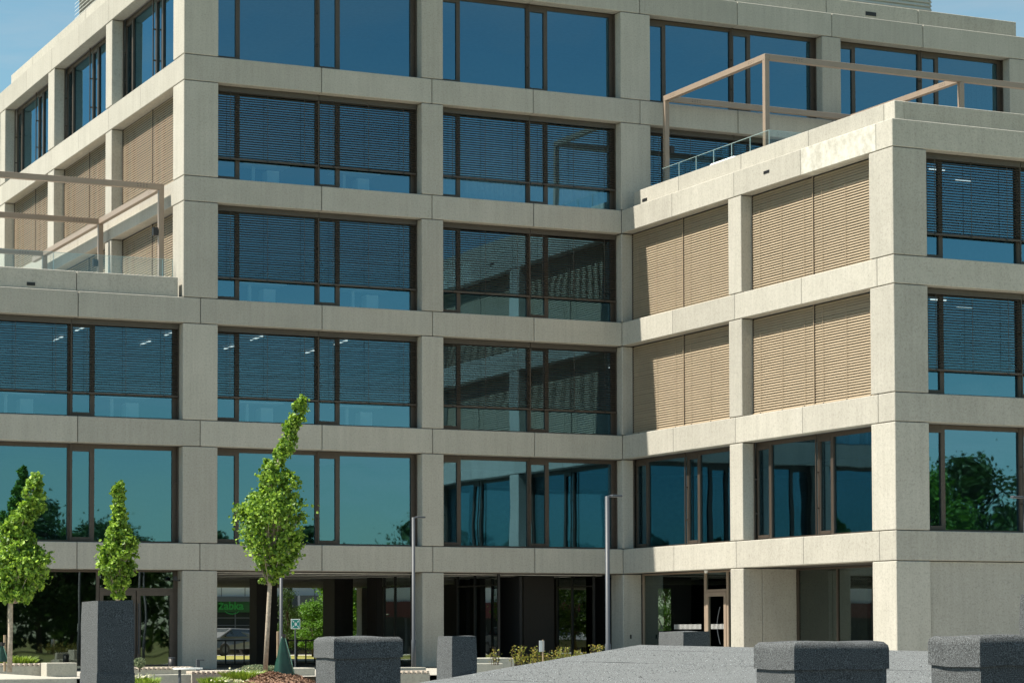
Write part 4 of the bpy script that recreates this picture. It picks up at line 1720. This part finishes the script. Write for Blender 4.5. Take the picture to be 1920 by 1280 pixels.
def bush(u, v, D, r, h, n, m, label, seed, leaf=.06, stems=0):
    rnd = random.Random(seed)
    p = at(u, v, D)
    o = empty('shrub', p, label, 'shrub', None)
    m_ = MB()
    k_ = MB()
    if stems:
        for _ in range(stems):
            a = rnd.uniform(0, 6.283); rr = r*math.sqrt(rnd.random())
            b = Vector((math.cos(a)*rr, math.sin(a)*rr, -.1)); t_ = b+Vector((rnd.gauss(0, .05), rnd.gauss(0, .05), h*rnd.uniform(.55, 1.05)))
            k_.tube([b, t_], [.008, .004], 4)
            for q in range(int(n/stems)):
                f = rnd.uniform(.2, 1.0)
                leaf_faces(m_, b.lerp(t_, f)+Vector((rnd.gauss(0, .035), rnd.gauss(0, .035), 0)), leaf, rnd)
    else:
        for _ in range(n):
            v_ = Vector((rnd.gauss(0, 1), rnd.gauss(0, 1), rnd.gauss(0, 1))).normalized()*rnd.uniform(.55, 1.0)
            leaf_faces(m_, Vector((v_.x*r, v_.y*r, h*.5+v_.z*h*.5)), leaf, rnd)
        k_.tube([(0, 0, -.1), (0, 0, h*.5)], [.02, .01], 5)
    m_.build('foliage', m, o)
    k_.build('stem', BARK_D, o)
    return o


tuft(5, 1242, 65, .28, .26, 260, GRASSM, 'grass_tuft', 'bright grass tuft left of the crooked maple trunk', 'grass', 1)
tuft(38, 1242, 65, .32, .24, 300, GRASSM, 'grass_tuft', 'bright grass tuft right of the crooked maple trunk', 'grass', 2)
tuft(52, 1243, 65, .2, .18, 160, GRASSM, 'grass_tuft', 'small grass tuft at the end of the left-hand bench', 'grass', 3)
bush(262, 1252, 65.5, .17, .30, 500, SAGE, 'rounded sage-green shrub beside the entrance door', 4, .045)
tuft(270, 1284, 59, .30, .26, 320, GRASSM, 'grass_tuft', 'pale flowering grass clump right of the tall narrow felt stack', 'grass', 5, None, 24)
tuft(295, 1252, 67, .22, .10, 160, GRASSM, 'grass_tuft', 'low yellow-green grass under the entrance door', 'grass', 6)
tuft(400, 1282, 60.5, .30, .24, 340, GRASSM, 'grass_tuft', 'bright grass clump left of the mulch mound', 'grass', 7)
tuft(455, 1272, 61.5, .42, .28, 460, GRASSM, 'grass_tuft', 'tall bright grass clump at the edge of the mulch mound', 'grass', 8, None, 16)
tuft(430, 1283, 60.2, .5, .12, 300, GRASSM, 'flower_patch', 'cream flowers in low green leaves below the mulch mound', 'flowers', 9, None, 70)
bush(480, 1258, 64.5, .42, .18, 800, SAGE, 'grey-green lavender bush behind the tallest maple trunk', 10, .05)
bush(506, 1258, 64.8, .22, .16, 400, SAGE, 'small grey-green bush right of the tallest maple trunk', 15, .05)
for q, (u, v, r, h, n, lb) in enumerate([(928, 1236, .10, .30, 90, 'single yellowing shrub sprig above the pale planter edge'),
                                         (975, 1240, .26, .36, 420, 'reddish shrub at the right end of the pale planter'),
                                         (1000, 1240, .24, .40, 420, 'reddish shrub just left of the small pale sign'),
                                         (1030, 1238, .18, .26, 240, 'reddish shrub just right of the small pale sign'),
                                         (1055, 1234, .26, .30, 380, 'yellow-tipped shrub in front of the dark lobby glass'),
                                         (1085, 1228, .2, .2, 220, 'low yellow-green shrub along the roof verge'),
                                         (1118, 1222, .16, .22, 160, 'small reddish shrub left of the inner-corner lamp post')]):
    bush(u, v+2, 57.5, r*.85, h*1.4, int(n*.62), LEAF_R, lb, 30+q, .048, 11)

# mulch mound with chips
mu = MB()
c0 = at(520, 1283, 61.3)
n = 40
hts = {}


def mound(x, y):
    return 0.42*math.exp(-((x/.95)**2+(y/.9)**2))-.08+.03*noise.noise(Vector((x*6, y*6, 0)))


for i in range(n):
    for j in range(n):
        q = []
        for di, dj in ((0, 0), (1, 0), (1, 1), (0, 1)):
            x, y = (i+di-n/2)*.1, (j+dj-n/2)*.1
            q.append((c0.x+x, c0.y+y, c0.z-.02+mound(x, y)))
        mu.face(q)
rr_ = random.Random(77)
for _ in range(2600):
    x, y = rr_.gauss(0, .62), rr_.gauss(0, .6)
    c = Vector((c0.x+x, c0.y+y, c0.z+mound(x, y)))
    leaf_faces(mu, c, .06, rr_, 1.5)
o = mu.build('mulch_mound', MULCHM)
tag(o, 'mound of brown bark mulch around the tallest maple', 'mulch', None, 'stuff')
o['kind'] = 'stuff'


# watering bags laced round the stakes
def bag(u, v_b, v_t, D, wpx, label):
    b = at(u, v_b, D)
    t_ = at(u, v_t, D)
    h = t_.z-b.z
    wd = wpx/2*D/F
    o = empty('watering_bag', b, label, 'watering bag', 'green tree watering bags')
    b_ = bmesh.new()
    rows, cols = 14, 22
    vs = []
    for i in range(rows+1):
        f = i/rows
        r_ = wd*(1-f)**.8*1.0+.055*f+.0
        r_ = wd*(1.0-.86*f**1.15)
        row = []
        for j in range(cols):
            a = 2*math.pi*j/cols
            k_ = 1+.10*math.sin(a*5+f*2)*(1-f*.5)+.05*noise.noise(Vector((math.cos(a)*2, math.sin(a)*2, f*4)))
            row.append(b_.verts.new((math.cos(a)*r_*k_+.05*(1-f), math.sin(a)*r_*.62*k_, h*f)))
        vs.append(row)
    for i in range(rows):
        for j in range(cols):
            b_.faces.new((vs[i][j], vs[i][(j+1) % cols], vs[i+1][(j+1) % cols], vs[i+1][j]))
    b_.faces.new(vs[0][::-1]); b_.faces.new(vs[-1])
    me_ = bpy.data.meshes.new('bag'); b_.to_mesh(me_); b_.free()
    me_.materials.append(BAGM)
    me_.polygons.foreach_set('use_smooth', [True]*len(me_.polygons))
    x = bpy.data.objects.new('bag', me_); COL.objects.link(x); x.parent = o
    m_ = MB(); m_.tube([(.02, 0, h-.03), (.03, .0, h+.06)], [.05, .065], 10); m_.build('neck_strap', BLACK, o)
    m_ = MB()
    m_.tube([(wd*.18, -wd*.2, h*.95), (wd*.62, -wd*.55, h*.42), (wd*.7, -wd*.62, h*.3), (wd*.95, -wd*.5, .04)], [.012]*4, 6)
    m_.build('seam', simple('bag_seam', (.10, .22, .17), .5), o)
    return o


bag(530, 1268, 1192, 61.2, 41, 'dark green watering bag leaning beside the tallest maple')
bag(3, 1240, 1208, 62, 22, 'green watering bag at the left edge beside the crooked maple')
for (u, v0, v1, D, lb) in ((521, 1262, 1183, 61.6, 'wooden tree stake behind the dark green watering bag'), (9, 1243, 1190, 62.3, 'wooden tree stake at the left edge of the picture')):
    a, b = at(u, v0, D), at(u, v1, D)
    m_ = MB(); m_.tube([(a.x, a.y, a.z-.2), tuple(b)], [.035, .035], 10)
    tag(m_.build('tree_stake', STAKE), lb, 'stake', 'wooden tree stakes')
